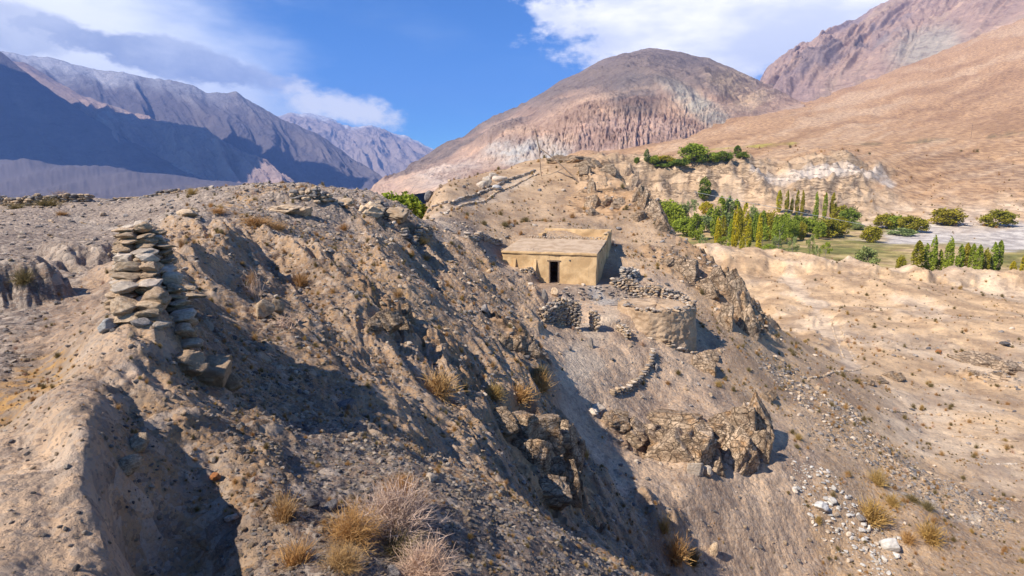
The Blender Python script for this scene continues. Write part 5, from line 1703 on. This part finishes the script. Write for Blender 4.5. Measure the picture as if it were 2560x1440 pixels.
G1, G2, G3, G4, G5 = 'poplars standing in front of the fields at right', 'young trees behind the earth bank', 'trees of the valley grove', 'rounded willow bushes on the valley floor', 'trees of the upper grove'
T = [
    # right-hand row
    (2164, 686, 623, 54, 'round', 's', 'round silvery young tree standing alone between bank and fields', None),
    (2289, 684, 602, 30, 'poplar', 'o', 'broad olive poplar at the left end of the right-hand poplar row', None),
    (2309, 684, 608, 22, 'poplar', 'g', 'shorter poplar squeezed between the first two tall ones of the right-hand row', None),
    (2327, 685, 588, 20, 'poplar', 'g', 'tallest slim poplar of the right-hand row', None),
    (2367, 688, 594, 24, 'poplar', 'g', 'tall poplar standing apart in the middle of the right-hand row', None),
    (2395, 686, 611, 20, 'poplar', 'g', G1 + ', green', 1), (2411, 686, 607, 22, 'poplar', 'o', 'olive-yellow slim poplar of the right-hand row', None), (2425, 688, 609, 18, 'poplar', 'g', G1 + ', green', 1),
    (2441, 690, 612, 22, 'poplar', 'g', G1 + ', green', 1), (2460, 690, 618, 19, 'poplar', 'o', 'low olive poplar near the right end of its row', None), (2476, 690, 605, 22, 'poplar', 'g', 'green poplar second from the right end of its row', None),
    (2491, 690, 601, 20, 'poplar', 'd', 'dark leaning poplar closing the right-hand row', None), (2528, 704, 657, 18, 'poplar', 'y', 'small yellow poplar near the right edge', None), (2556, 714, 645, 24, 'poplar', 'y', 'yellow poplar cut by the right edge', None),
    # young trees behind the bank
    (1978, 664, 597, 30, 'open', 's', 'thin silvery tree behind the notch of the earth bank', None), (2020, 678, 601, 26, 'open', 's', 'thin tree with a bare pale trunk rising from the bank', None),
    (2040, 660, 609, 20, 'open', 's', 'small airy tree between two larger ones behind the bank', None), (2062, 652, 601, 30, 'open', 'g', 'greener airy tree right of the bare trunk', None),
    (1757, 629, 583, 28, 'open', 's', 'leftmost pale young tree beside the crag edge', None), (1791, 633, 543, 18, 'poplar', 'y', 'yellow-green slim poplar at the left of the meadow', None),
    (1815, 635, 583, 38, 'open', 'g', 'bushy green young tree behind the left bank', None), (1834, 637, 515, 18, 'poplar', 'y', 'tall yellowing poplar in front of the left grove', None),
    (1853, 641, 590, 16, 'poplar', 'y', 'short yellow poplar in front of the left grove', None), (1894, 646, 538, 17, 'poplar', 'y', 'bright yellow topped slim poplar in the middle of the meadow', None),
    (1918, 646, 606, 40, 'open', 'g', 'low airy green tree behind the middle bank', None), (1938, 648, 588, 30, 'open', 's', 'silvery tree beside the low airy one', None),
    # grove
    (1660, 558, 497, 62, 'round', 'g', 'leafy green tree hugging the crag edge', None), (1682, 575, 503, 60, 'round', 'g', 'second leafy green tree beside the crag edge', None),
    (1710, 590, 540, 62, 'round', 'g', 'low round green tree at the left end of the meadow', None), (1729, 545, 496, 34, 'open', 's', 'silvery tree at the back of the left grove', None),
    (1760, 502, 443, 34, 'poplar', 'd', 'dark conical tree in the cleft of the cliff', None), (1765, 533, 502, 36, 'round', 'y', 'round golden bush below the conical tree', None),
    (1761, 582, 535, 40, 'round', 's', 'silvery round tree in front of the golden bush', None), (1799, 590, 494, 32, 'poplar', 'g', 'tall full tree, left of the three at the grove centre', None),
    (1819, 592, 494, 34, 'poplar', 's', 'tall full tree, middle of the three at the grove centre', None), (1836, 592, 501, 30, 'poplar', 'g', 'tall full tree, right of the three at the grove centre', None),
    (1860, 596, 508, 20, 'poplar', 'y', 'golden poplar amid the grove', None), (1878, 592, 512, 40, 'round', 's', 'tall silvery tree right of the golden poplar', None),
    (1946, 532, 477, 16, 'poplar', 'y', 'yellow poplar, first of the back row', None), (1965, 534, 477, 12, 'poplar', 'o', 'olive slim poplar, second of the back row', None),
    (1978, 536, 494, 9, 'poplar', 'y', 'smallest yellow poplar of the back row', None), (1991, 538, 477, 11, 'poplar', 'o', 'slim back-row poplar left of its twin', None),
    (2004, 540, 477, 11, 'poplar', 'o', 'slim back-row poplar right of its twin', None), (2034, 588, 484, 15, 'poplar', 'g', 'tall back-row poplar reaching down to the shade', None),
    (2060, 548, 484, 13, 'poplar', 'g', 'last but one poplar of the back row', None), (2080, 550, 484, 17, 'poplar', 'o', 'rightmost poplar of the back row', None),
    (1918, 592, 524, 54, 'round', 'o', 'olive round willow at the left of the willow mass', None), (1905, 620, 560, 44, 'open', 'g', 'airy green tree in front of the willow mass', None),
    (1945, 625, 555, 44, 'open', 'g', 'second airy green tree in front of the willow mass', None),
    (1958, 592, 530, 62, 'round', 'g', 'green willow amid the willow mass', None), (1992, 592, 535, 60, 'round', 'd', 'dark willow amid the willow mass', None), (2018, 590, 540, 50, 'round', 'g', 'green willow beside the tall back-row poplar', None),
    (2064, 594, 543, 62, 'round', 'o', 'yellow-olive willow above the shaded bank', None), (2092, 590, 540, 58, 'round', 'o', 'olive willow right of the yellow-olive one', None),
    (2098, 558, 512, 46, 'round', 'o', 'upper olive willow behind the willow pair', None), (2120, 568, 516, 50, 'round', 'd', 'dark willow at the right end of the willow mass', None),
    (2143, 575, 553, 28, 'round', 's', 'small silver bush by the stream stones', None), (2177, 606, 563, 52, 'round', 'o', 'brownish round bush standing forward of the others', None),
    (2213, 572, 532, 52, 'round', 'o', 'left bush of the paired olive willows', None), (2239, 574, 535, 44, 'round', 'g', 'green bush between the paired olive willows', None),
    (2271, 580, 536, 52, 'round', 'o', 'right bush of the paired olive willows', None), (2294, 582, 543, 46, 'round', 'o', 'last olive willow before the gravel bed', None),
    (2257, 588, 566, 70, 'bush', 's', 'low silver scrub in front of the paired willows', None),
    (2367, 562, 518, 80, 'round', 'o', 'large dome shaped willow above the gravel bed, left one', None), (2494, 567, 522, 74, 'round', 'o', 'large dome shaped willow above the gravel bed, right one', None),
    # filling the grove
    (1783, 600, 520, 22, 'poplar', 'g', 'green poplar left of the three full grove trees', None), (1806, 610, 540, 20, 'poplar', 'o', 'olive poplar in front of the three full grove trees', None),
    (1826, 612, 548, 18, 'poplar', 'g', 'green poplar in front of the middle full grove tree', None), (1846, 606, 520, 18, 'poplar', 'o', 'olive poplar left of the golden poplar', None),
    (1870, 622, 545, 16, 'poplar', 'y', 'yellowing poplar below the golden one', None), (1886, 604, 532, 20, 'poplar', 'g', 'green poplar behind the bright yellow topped one', None),
    (1904, 600, 528, 20, 'poplar', 'g', 'green poplar right of the bright yellow topped one', None), (1922, 606, 534, 16, 'poplar', 'o', 'olive poplar before the olive willow', None),
    (1936, 612, 540, 18, 'poplar', 'g', 'green poplar above the silvery bank tree', None), (1952, 608, 544, 18, 'poplar', 'g', 'green poplar rising from the willow mass', None),
    (1968, 604, 540, 24, 'round', 'g', 'light green tree at the front of the willow mass', None), (1985, 602, 548, 22, 'round', 'g', 'second light green tree at the front of the willow mass', None),
    (2004, 600, 552, 22, 'round', 'o', 'olive tree at the front of the willow mass', None), (2048, 598, 550, 30, 'round', 'g', 'light green willow left of the yellow-olive one', None),
    (1740, 600, 530, 40, 'round', 'g', 'leafy tree between the crag trees and the silvery round one', None), (1700, 560, 505, 44, 'round', 's', 'silvery green tree above the low round one', None),
    (1775, 575, 520, 26, 'poplar', 'g', 'green poplar right of the golden bush', None), (1800, 636, 590, 24, 'open', 'g', 'light green sapling between the two left bank trees', None),
    (1870, 640, 600, 18, 'open', 'g', 'light green sapling right of the short yellow poplar', None), (2250, 686, 640, 24, 'round', 'o', 'low olive bush at the left foot of the poplar row', None),
    (2344, 690, 628, 18, 'poplar', 'g', 'short green poplar beside the tall standalone one', None),
    # upper grove
    (1731, 406, 357, 72, 'round', 'g', 'largest tree of the upper grove, with a wide crown', None), (1592, 408, 392, 14, 'round', 'd', 'tiny dark bush at the left end of the upper grove', None),
    (1616, 404, 374, 16, 'poplar', 's', 'thin grey tree at the left of the upper grove', None), (1634, 410, 388, 32, 'round', 'g', 'small round green bush in the upper grove', None),
    (1662, 412, 388, 52, 'round', 'o', 'yellow-green bush left of the largest upper tree', None), (1700, 416, 392, 54, 'bush', 'd', 'dark bush at the foot of the largest upper tree', None),
    (1755, 408, 388, 30, 'round', 'g', 'small green bush right of the largest upper tree', None), (1781, 406, 380, 38, 'round', 'g', 'rounded bush in the right half of the upper grove', None),
    (1808, 404, 377, 46, 'round', 'd', 'dark rounded bush in the right half of the upper grove', None), (1843, 394, 365, 22, 'poplar', 'd', 'pointed dark tree closing the upper grove', None),
    (1857, 396, 376, 32, 'bush', 'd', 'low dark bush at the right end of the upper grove', None), (1676, 420, 404, 84, 'bush', 'd', 'wide low dark scrub along the front of the upper grove', None),
]
for (u, vb, vt, w, kind, m, lb, g) in T:
    nm = 'poplar_tree' if kind == 'poplar' else ('willow_bush' if kind in ('round', 'bush') and m in 'oyd' else 'tree')
    if g:
        tree(u, vb, vt, w, kind, m, {2395: 'slim green poplar just right of the tall standalone one', 2425: 'slim green poplar right of the olive-yellow slim one', 2441: 'fuller green poplar in the middle of the tight right-hand clump'}[u], G1, nm)
    else:
        tree(u, vb, vt, w, kind, m, lb, None, nm, 'bush' if nm == 'willow_bush' else 'tree', 250 if vb < 425 else 122)
tree(982, 560, 462, 95, 'bush', 'g', 'green bush peeping over the rim, left half', None, 'green_bush', 'bush', Yfix=56)
tree(1025, 560, 460, 100, 'bush', 'g', 'green bush peeping over the rim, right half', None, 'green_bush', 'bush', Yfix=58)
tree(1208, 447, 434, 20, 'bush', 'y', 'small yellow-green bush behind the boulder cluster', None, 'green_bush', 'bush', Yfix=78)
tree(1262, 432, 420, 46, 'bush', 'g', 'low green bush on the skyline left of the mast', None, 'green_bush', 'bush', Yfix=84)

# ------------------------------------------------------------------ dry shrubs


def twig_mesh(name, seed, n, spread, segs, r0, curl, mat, flat=.0, branch=0):
    """a tuft of thin curved blades or twigs, unit height"""
    rs = np.random.default_rng(seed)
    V, Fq = [], []
    b = 0
    stems = []
    for i in range(n):
        a = rs.uniform(0, 2 * np.pi)
        tilt = abs(rs.normal(0, spread))
        L = rs.uniform(.55, 1.05) * (1 - .25 * min(tilt, 1.4))
        base = np.array([rs.normal(0, .10), rs.normal(0, .10), -0.03])
        d = np.array([math.cos(a) * math.sin(tilt), math.sin(a) * math.sin(tilt), math.cos(tilt)])
        stems.append((base, d, L, r0, segs))
    for s in list(stems):
        for k in range(branch):
            t = rs.uniform(.35, .9)
            d = s[1] + rs.normal(0, .38, 3)
            d /= np.linalg.norm(d)
            d[2] = abs(d[2])
            stems.append((s[0] + s[1] * s[2] * t, d, s[2] * rs.uniform(.25, .5), r0 * .7, 2))
    for base, d, L, rr, sg in stems:
        side = np.cross(d, rs.normal(size=3))
        side /= np.linalg.norm(side) + 1e-9
        cv = rs.normal(0, curl, 3)
        p = base.copy()
        dd = d.copy()
        pts_ = []
        for k in range(sg + 1):
            w = rr * (1 - k / (sg + .3))
            pts_.append((p - side * w, p + side * w))
            dd = dd + cv / sg + np.array((0, 0, -flat / sg))
            dd /= np.linalg.norm(dd)
            p = p + dd * L / sg
        for k in range(sg):
            V += [pts_[k][0], pts_[k][1], pts_[k + 1][1], pts_[k + 1][0]]
            Fq.append((b, b + 1, b + 2, b + 3))
            b += 4
    return new_mesh(name, np.array(V), np.array(Fq), False, mat)


SH = {'bush': [twig_mesh('twigs', 10 + i, 340, .80, 3, .0065, .5, M_twig, .1, 5) for i in range(2)],
      'straw': [twig_mesh('blades', 20 + i, 260, .55, 3, .011, .5, M_straw, .35) for i in range(3)],
      'cushion': [twig_mesh('twigs', 30 + i, 300, 1.0, 2, .016, .4, M_olive, .1, 1) for i in range(2)],
      'dead': [twig_mesh('twigs', 40 + i, 24, .40, 4, .012, .3, M_twig, 0, 5) for i in range(1)]}
SHM = {'t': M_twig, 's': M_straw, 'o': M_straw2, 'v': M_olive, 'y': M_yel}


def shrub(u, v, w, h, kind, m, label, name='dry_shrub', group=None, k_=[0], ymin=1.6):
    k_[0] += 1
    r = random.Random(k_[0] * 31)
    p = hit(u, v, ymin)
    k = pxsize(p.y, 1)
    o = inst(name, r.choice(SH[kind]), p, (w * k * .84, w * k * .84, h * k * 1.15), (r.uniform(-.12, .12), r.uniform(-.12, .12), r.uniform(0, 6.28)), SHM[m])
    return tag(o, label, 'shrub', group)


SL = [(985, 1330, 250, 130, 'bush', 't', 'largest pinkish twiggy bush on the near gravel'), (1000, 1270, 150, 90, 'bush', 'o', 'orange tinged upright growth at the top of the largest bush'),
      (880, 1350, 180, 85, 'bush', 's', 'pale twiggy bush left of the largest one'), (712, 1300, 110, 100, 'straw', 's', 'straw coloured upright tuft left of the dark slabs'),
      (740, 1410, 150, 80, 'straw', 's', 'straw tuft at the bottom edge left of the big bushes'), (1060, 1440, 190, 85, 'bush', 't', 'twiggy bush at the bottom edge under the largest one'),
      (860, 1420, 140, 60, 'bush', 's', 'reddish low bush between the two bottom tufts'), (1000, 1385, 160, 70, 'straw', 'v', 'olive-brown undergrowth beneath the largest bush'),
      (640, 748, 70, 66, 'dead', 't', 'dead upright twigs above the brown boulder'), (720, 822, 110, 40, 'dead', 't', 'fallen bundle of dead twigs below the brown boulder'),
      (752, 712, 70, 46, 'straw', 'o', 'orange tuft on the sunlit slope above the brown boulder'), (630, 715, 40, 50, 'straw', 'o', 'orange tuft in the shade under the crest'),
      (1095, 985, 120, 64, 'cushion', 's', 'wide tan cushion shrub at the lip of the ravine'), (1235, 992, 66, 40, 'cushion', 'y', 'pale yellow cushion shrub right of the wide tan one'),
      (1350, 975, 80, 50, 'cushion', 's', 'brownish cushion shrub above the crumbling outcrop'), (1300, 1000, 90, 46, 'cushion', 's', 'low tan shrub left of the brownish cushion'),
      (1348, 945, 60, 36, 'cushion', 'v', 'dark tipped shrub above the brownish cushion'), (1165, 980, 26, 44, 'straw', 'v', 'slim olive tuft between the two pale cushions'),
      (1462, 1145, 44, 40, 'straw', 'y', 'yellow-green tuft beside the path at the outcrop foot'), (1660, 1330, 60, 60, 'straw', 'y', 'golden tuft at the edge of the big ravine shadow'),
      (1690, 1400, 90, 80, 'cushion', 's', 'tall tan shrub under the golden tuft'), (1730, 1410, 60, 50, 'cushion', 'v', 'olive shrub touching the tall tan one'),
      (2192, 1210, 56, 44, 'cushion', 'y', 'round golden shrub above the white rubble'), (2178, 1300, 110, 60, 'cushion', 'y', 'largest golden shrub beside the white rubble'),
      (2230, 1262, 44, 34, 'cushion', 'y', 'small golden shrub between two larger ones'), (2322, 1350, 80, 60, 'cushion', 'y', 'golden shrub by the pale gully at lower right'),
      (2270, 1355, 50, 36, 'cushion', 's', 'tan shrub between rubble and gully'), (2046, 1308, 24, 26, 'cushion', 'y', 'orange ball shaped shrub beside the white rubble'),
      (1996, 1098, 26, 16, 'cushion', 'y', 'orange shrub right of the outcrop shadow'), (1992, 1120, 20, 12, 'cushion', 'v', 'greenish shrub under the orange one'),
      (2318, 1272, 44, 22, 'cushion', 'v', 'bluish grey low shrub at the head of the pale gully'), (2280, 1252, 40, 18, 'cushion', 'v', 'second bluish low shrub at the head of the pale gully'),
      (40, 522, 62, 18, 'straw', 'v', 'yellow-olive tuft at the far left of the plateau'), (120, 515, 90, 26, 'straw', 'v', 'olive grass clump under the dark rubble wall'),
      (150, 492, 60, 20, 'straw', 'y', 'yellow tuft against the dark rubble wall'), (155, 538, 50, 14, 'straw', 'o', 'orange low tuft on the plateau path'),
      (545, 532, 70, 18, 'straw', 'o', 'orange grass patch on the rim'), (480, 486, 44, 20, 'straw', 'y', 'yellow tuft on the skyline'), (415, 484, 34, 12, 'straw', 'o', 'orange tuft on the low rubble wall'),
      (640, 562, 130, 30, 'straw', 'o', 'long orange grass patch under the rim'), (690, 572, 90, 24, 'straw', 'o', 'orange grass at the right end of the long patch'),
      (60, 705, 60, 40, 'cushion', 'v', 'dark shrub in the shade of the left mound'), (300, 620, 40, 26, 'straw', 'o', 'orange tuft in the hollow behind the stub'),
      (1058, 608, 50, 20, 'straw', 'y', 'yellow grass under the flat topped terrace edge'), (860, 575, 40, 22, 'straw', 'o', 'orange tuft below the dark rim rocks'), (1065, 650, 44, 22, 'straw', 's', 'straw tuft on the slope left of the house'),
      (995, 742, 50, 26, 'straw', 'o', 'orange tuft on the slope above the grey-brown rocks'), (1262, 565, 26, 14, 'cushion', 'v', 'small olive shrub on the hillside left of the back room'),
      (1312, 555, 26, 12, 'cushion', 'v', 'dark shrub on the hillside above the back room'), (1430, 545, 18, 14, 'cushion', 'o', 'orange shrub on the hillside above the roof'), (1795, 965, 26, 16, 'cushion', 'y', 'yellow tuft on the slope below the rock knob'),
      (1695, 935, 20, 12, 'cushion', 'v', 'green tuft on the bare slope below the bastion'), (1670, 960, 18, 10, 'cushion', 'o', 'rusty tuft on the bare slope below the bastion')]
for s in SL:
    shrub(*s)

# ------------------------------------------------------------------ scattered tufts and stones
AM, SM = acol, srow


def sample(n, amin, amax, smin, smax, dens):
    """random ground points; dens(a, s arrays of grid indices) keeps a share of them"""
    a = rng.uniform(amin, amax, n)
    s = rng.uniform(smin, smax, n)
    j = np.clip(np.searchsorted(acol, a) - 1, 0, NA - 2)
    i = np.clip(np.searchsorted(srow, s) - 1, 0, NS - 2)
    keep = rng.random(n) < dens(i, j)
    a, s, i, j = a[keep], s[keep], i[keep], j[keep]
    t = (a - acol[j]) / (acol[j + 1] - acol[j])
    q = (s - srow[i]) / (srow[i + 1] - srow[i])
    z = (ZG[i, j] * (1 - t) + ZG[i, j + 1] * t) * (1 - q) + (ZG[i + 1, j] * (1 - t) + ZG[i + 1, j + 1] * t) * q
    Yd = np.exp(s)
    return np.stack([a * Yd, Yd, z], -1), i, j


def visible(P):
    """not hidden behind nearer ground, and inside the picture"""
    a = P[:, 0] / P[:, 1]
    e = P[:, 2] / P[:, 1]
    s = np.log(P[:, 1])
    cm = np.maximum.accumulate(E, axis=0)
    j = np.clip(np.searchsorted(acol, a) - 1, 0, NA - 2)
    i = np.clip(np.searchsorted(srow, s) - 1, 0, NS - 2)
    vis = e >= cm[i, j] - 0.006
    v = 720 - F * (e * CP + SP) / (CP - e * SP)
    u = 1280 + F * a * (CP + (-(v - 720) / F) * SP)
    return vis & (u > -20) & (u < 2580) & (v > 0) & (v < 1480)


def stuff_cloud(name, label, cat, P, rot, scl, var, protos, mats):
    me = bpy.data.meshes.new(name)
    me.vertices.add(len(P))
    me.vertices.foreach_set('co', P.astype(np.float32).ravel())
    for nm, arr in (('rot', rot), ('scl', scl)):
        at = me.attributes.new(nm, 'FLOAT_VECTOR', 'POINT')
        at.data.foreach_set('vector', arr.astype(np.float32).ravel())
    at = me.attributes.new('var', 'INT', 'POINT')
    at.data.foreach_set('value', var.astype(np.int32))
    o = link(name, me)
    o['kind'] = 'stuff'
    o['label'] = label
    ng = bpy.data.node_groups.new(name, 'GeometryNodeTree')
    ng.interface.new_socket('Geometry', in_out='INPUT', socket_type='NodeSocketGeometry')
    ng.interface.new_socket('Geometry', in_out='OUTPUT', socket_type='NodeSocketGeometry')
    gi = ng.nodes.new('NodeGroupInput')
    go = ng.nodes.new('NodeGroupOutput')
    jn = ng.nodes.new('GeometryNodeJoinGeometry')

    def attr(nm, ty):
        a = ng.nodes.new('GeometryNodeInputNamedAttribute')
        a.data_type = ty
        a.inputs['Name'].default_value = nm
        return a.outputs[0]
    ar, asc, av = attr('rot', 'FLOAT_VECTOR'), attr('scl', 'FLOAT_VECTOR'), attr('var', 'INT')
    for k, (pr, mt) in enumerate(zip(protos, mats)):
        cmpn = ng.nodes.new('FunctionNodeCompare')
        cmpn.data_type = 'INT'
        cmpn.operation = 'EQUAL'
        ng.links.new(av, cmpn.inputs[2])
        cmpn.inputs[3].default_value = k
        oi = ng.nodes.new('GeometryNodeObjectInfo')
        oi.inputs['Object'].default_value = pr
        sm_ = ng.nodes.new('GeometryNodeSetMaterial')
        sm_.inputs['Material'].default_value = mt
        ng.links.new(oi.outputs['Geometry'], sm_.inputs['Geometry'])
        ip = ng.nodes.new('GeometryNodeInstanceOnPoints')
        ng.links.new(gi.outputs[0], ip.inputs['Points'])
        ng.links.new(cmpn.outputs[0], ip.inputs['Selection'])
        ng.links.new(sm_.outputs[0], ip.inputs['Instance'])
        ng.links.new(ar, ip.inputs['Rotation'])
        ng.links.new(asc, ip.inputs['Scale'])
        ng.links.new(ip.outputs[0], jn.inputs[0])
    ng.links.new(jn.outputs[0], go.inputs[0])
    md = o.modifiers.new('scatter', 'NODES')
    md.node_group = ng
    return o


def g(m):
    return lambda i, j: m[i, j]


LMK = [('the doorway', 1385, 675), ('the bastion', 1652, 830), ('the broken stone wall', 1405, 785), ('the square pillar', 1470, 800), ('the stone pile', 1570, 680),
       ('the stone stub', 380, 660), ('the far left rubble wall', 120, 480), ('the largest twiggy bush', 985, 1250), ('the dark slabs', 805, 1268), ('the rusty stone', 540, 1193),
       ('the wedge shaped boulder', 318, 1175), ('the dead upright twigs', 640, 735), ('the slate boulder', 862, 1015), ('the wide tan cushion shrub', 1095, 960),
       ('the crumbling outcrop', 1370, 1130), ('the jutting outcrop', 1760, 1110), ('the curved low wall', 1600, 940), ('the serrated rock fin', 1610, 500), ('the mast', 1352, 400),
       ('the boulder cluster', 1225, 455), ('the rim green bushes', 1005, 495), ('the terrace edge', 1045, 600), ('the tumbled path wall', 1210, 605), ('the dark crack rocks', 1840, 760),
       ('the white rubble', 2170, 1340), ('the largest golden shrub', 2178, 1275), ('the curved line of stones', 2090, 935), ('the field enclosure', 2460, 1130), ('the lower track', 2100, 840),
       ('the far right ledge', 2480, 905), ('the lone silvery tree', 2164, 655), ('the gravel bed', 2420, 585), ('the grey-brown slope rocks', 985, 800), ('the left mound', 30, 680),
       ('the hollow behind the stub', 240, 620), ('the near bank corner', 120, 1330), ('the upper grove', 1740, 390), ('the pale cliff slab', 2050, 440), ('the notch in the crag', 1950, 1000)]
RANK = ['nearest', 'second nearest', 'third nearest', 'fourth nearest', 'fifth nearest', 'sixth nearest', 'seventh nearest', 'eighth nearest', 'ninth nearest', 'tenth nearest', 'eleventh nearest', 'twelfth nearest',
        'thirteenth nearest', 'fourteenth nearest', 'fifteenth nearest', 'sixteenth nearest', 'seventeenth nearest', 'eighteenth nearest', 'nineteenth nearest', 'twentieth nearest']


def place_labels(objs, noun, tones):
    """say of every scattered piece which landmark it lies by, and on which side"""
    cells = {}
    for o, tone in zip(objs, tones):
        x, y, z = o.location
        e = z / y
        v = 720 - F * (e * CP + SP) / (CP - e * SP)
        u = 1280 + F * x / y * (CP + (-(v - 720) / F) * SP)
        nm, lu, lv = min(LMK, key=lambda q: (q[1] - u) ** 2 + (q[2] - v) ** 2)
        a = math.degrees(math.atan2(-(v - lv), u - lu)) % 360
        side = ['right of', 'above right of', 'above', 'above left of', 'left of', 'below left of', 'below', 'below right of'][int((a + 22.5) // 45) % 8]
        cells.setdefault((tone, side, nm), []).append((math.hypot(u - lu, v - lv), o))
    for (tone, side, nm), lst in cells.items():
        lst.sort(key=lambda q: q[0])
        for i, (d, o) in enumerate(lst):
            o['label'] = '%s %s %s %s' % (tone, noun, side, nm) if len(lst) == 1 else '%s %s %s %s %s' % (RANK[min(i, 19)], tone, noun, side, nm)


def scatter(kind, P, size, aspect, protos_me, mats_w, indiv_name, ind_label, cat, group, stuff_name, stuff_label, nind=290, sink=.25, zsc=1.0, tilt=.4, noun='stone'):
    n = len(P)
    px = size / P[:, 1] * F
    vis = visible(P)
    order = np.argsort(-np.where(vis, px, 0))
    ind = order[:nind]
    rest = order[nind:]
    rot = np.stack([rng.uniform(-tilt, tilt, n), rng.uniform(-tilt, tilt, n), rng.uniform(0, 6.28, n)], -1)
    asp = rng.uniform(aspect[0], aspect[1], n)
    scl = np.stack([size * .5, size * .5 * rng.uniform(.7, 1.0, n), size * .5 * asp], -1)
    var = rng.integers(0, len(protos_me), n)
    mi = rng.choice(len(mats_w), n, p=np.array([w for _, w in mats_w]) / sum(w for _, w in mats_w))
    P2_ = P.copy()
    P2_[:, 2] += size * asp * .5 * sink
    first = {}
    made, tones = [], []
    for k in ind:
        o = inst(indiv_name, protos_me[var[k]], P2_[k], scl[k], rot[k], mats_w[mi[k]][0])
        tag(o, '', cat, group)
        made.append(o)
        tones.append(ind_label[mats_w[mi[k]][0].name])
        first.setdefault(int(var[k]), o)
    place_labels(made, noun, tones)
    pro, mts, newvar = [], [], np.zeros(n, int)
    for a in range(len(protos_me)):
        for b in range(len(mats_w)):
            if a in first:
                newvar[(var == a) & (mi == b)] = len(pro)
                pro.append(first[a])
                mts.append(mats_w[b][0])
    stuff_cloud(stuff_name, stuff_label, cat, P2_[rest], rot[rest], scl[rest], newvar[rest], pro, mts)


# stones
dS = np.clip(0.95 * WT['G'] + 0.95 * WT['D'] + 0.30 * WT['P'] + 0.22 * WT['H'] + 0.5 * rock + 0.10 * WT['S'], 0, 1) * (1 - .9 * path) * (1 - .8 * yard)
clump = 0.35 + 0.65 * sstep(-0.25, 0.35, fbm(A2 * 9, S2 * 9, 1.0, 4, .6, 171))
scree = patch([(2050, 1040, 31), (2250, 1150, 31), (2450, 1250, 30), (2560, 1320, 28)], .07)
dS = dS * (1 - .68 * sstep(-.42, -.6, A2)) * (1 - .5 * WT['P'] * (YG < 9))
rpw = sstep(0.05, 0.5, rp) * .6 * (YG < 60)
dS = np.clip(dS * clump + scree * .9 + rpw, 0, 1)
P1, i1, j1 = sample(150000, -1.0, 1.0, math.log(1.7), math.log(75), g(dS))
P1b, _, _ = sample(42000, -1.0, 1.0, math.log(1.7), math.log(7), g(np.clip(dS * 1.2 + .1, 0, 1)))
P1 = np.concatenate([P1, P1b])
u01 = rng.random(len(P1))
sz = P1[:, 1] ** 0.90 * (0.0032 + 0.016 * u01 ** 8)


P1c, _, _ = sample(30000, .25, .95, math.log(17), math.log(60), g(np.clip(patch([(1980, 960, 38), (2150, 1080, 32), (2350, 1200, 29), (2560, 1330, 27)], .09) * .75, 0, 1)))
szc = P1c[:, 1] * (0.0028 + 0.010 * rng.random(len(P1c)) ** 4)
P1 = np.concatenate([P1, P1c])
sz = np.concatenate([sz, szc])
scatter('stone', P1, sz, (.5, 1.0), BLOCKS[:4] + STONES[:4], [(M_grey, .34), (M_dark, .13), (M_stone, .34), (M_pale, .19)], 'loose_stone', {M_grey.name: 'grey', M_dark.name: 'dark', M_stone.name: 'brown', M_pale.name: 'pale'}, 'stone', 'loose stones strewn over the slopes', 'gravel', 'gravel and small stones strewn over the slopes')

# white rubble at lower right
P3, _, _ = sample(9000, .28, .75, math.log(16), math.log(30), g(np.clip(patch([(2040, 1260, 25), (2130, 1340, 23.5), (2230, 1390, 23), (2200, 1440, 21)], .075) * .6, 0, 1)))
sz3 = P3[:, 1] * (0.003 + .015 * rng.random(len(P3)) ** 3)
scatter('stone', P3, sz3, (.5, .9), BLOCKS[:3] + STONES[:3], [(M_white, .7), (M_pale, .3)], 'rubble_stone', {M_white.name: 'white angular', M_pale.name: 'cream angular'},
        'stone', 'stones of the white rubble streak', 'rubble', 'pale rubble filling the streak at lower right', 60, noun='rubble stone')

# tufts on hill, lower ground and left slope
dT = np.clip(.75 * WT['H'] + .60 * WT['S'] + .55 * WT['D'] + .35 * WT['G'] * (A2 > -.6) + .12 * WT['P'] + .9 * grass + .25 * WT['A'] * (YG < 700) + .15 * WT['L'], 0, 1) * (1 - path) * (1 - yard) * (1 - yard2)
clt = 0.12 + 0.88 * sstep(-0.1, 0.45, fbm(A2 * 12, S2 * 12, 1.0, 4, .6, 181))
P4, i4, j4 = sample(62000, -1.0, 1.0, math.log(3.2), math.log(420), g(dT * clt))
far = sstep(40, 90, P4[:, 1])
sz4 = P4[:, 1] ** .93 * (0.0085 + .019 * rng.random(len(P4)) ** 5) * (1 - .30 * far)


scatter('tuft', P4, sz4, (.8, 1.4), SH['straw'] + SH['cushion'], [(M_straw, .22), (M_straw2, .20), (M_olive, .42), (M_yel, .08), (M_twig, .08)], 'dry_tuft', {M_straw.name: 'straw coloured', M_straw2.name: 'orange', M_olive.name: 'olive', M_yel.name: 'golden', M_twig.name: 'grey twiggy'}, 'shrub', 'dry tufts dotted over the slopes', 'dry_grass', 'small dry tufts dotted over the hillsides', 250, .0, tilt=.2, noun='dry tuft')
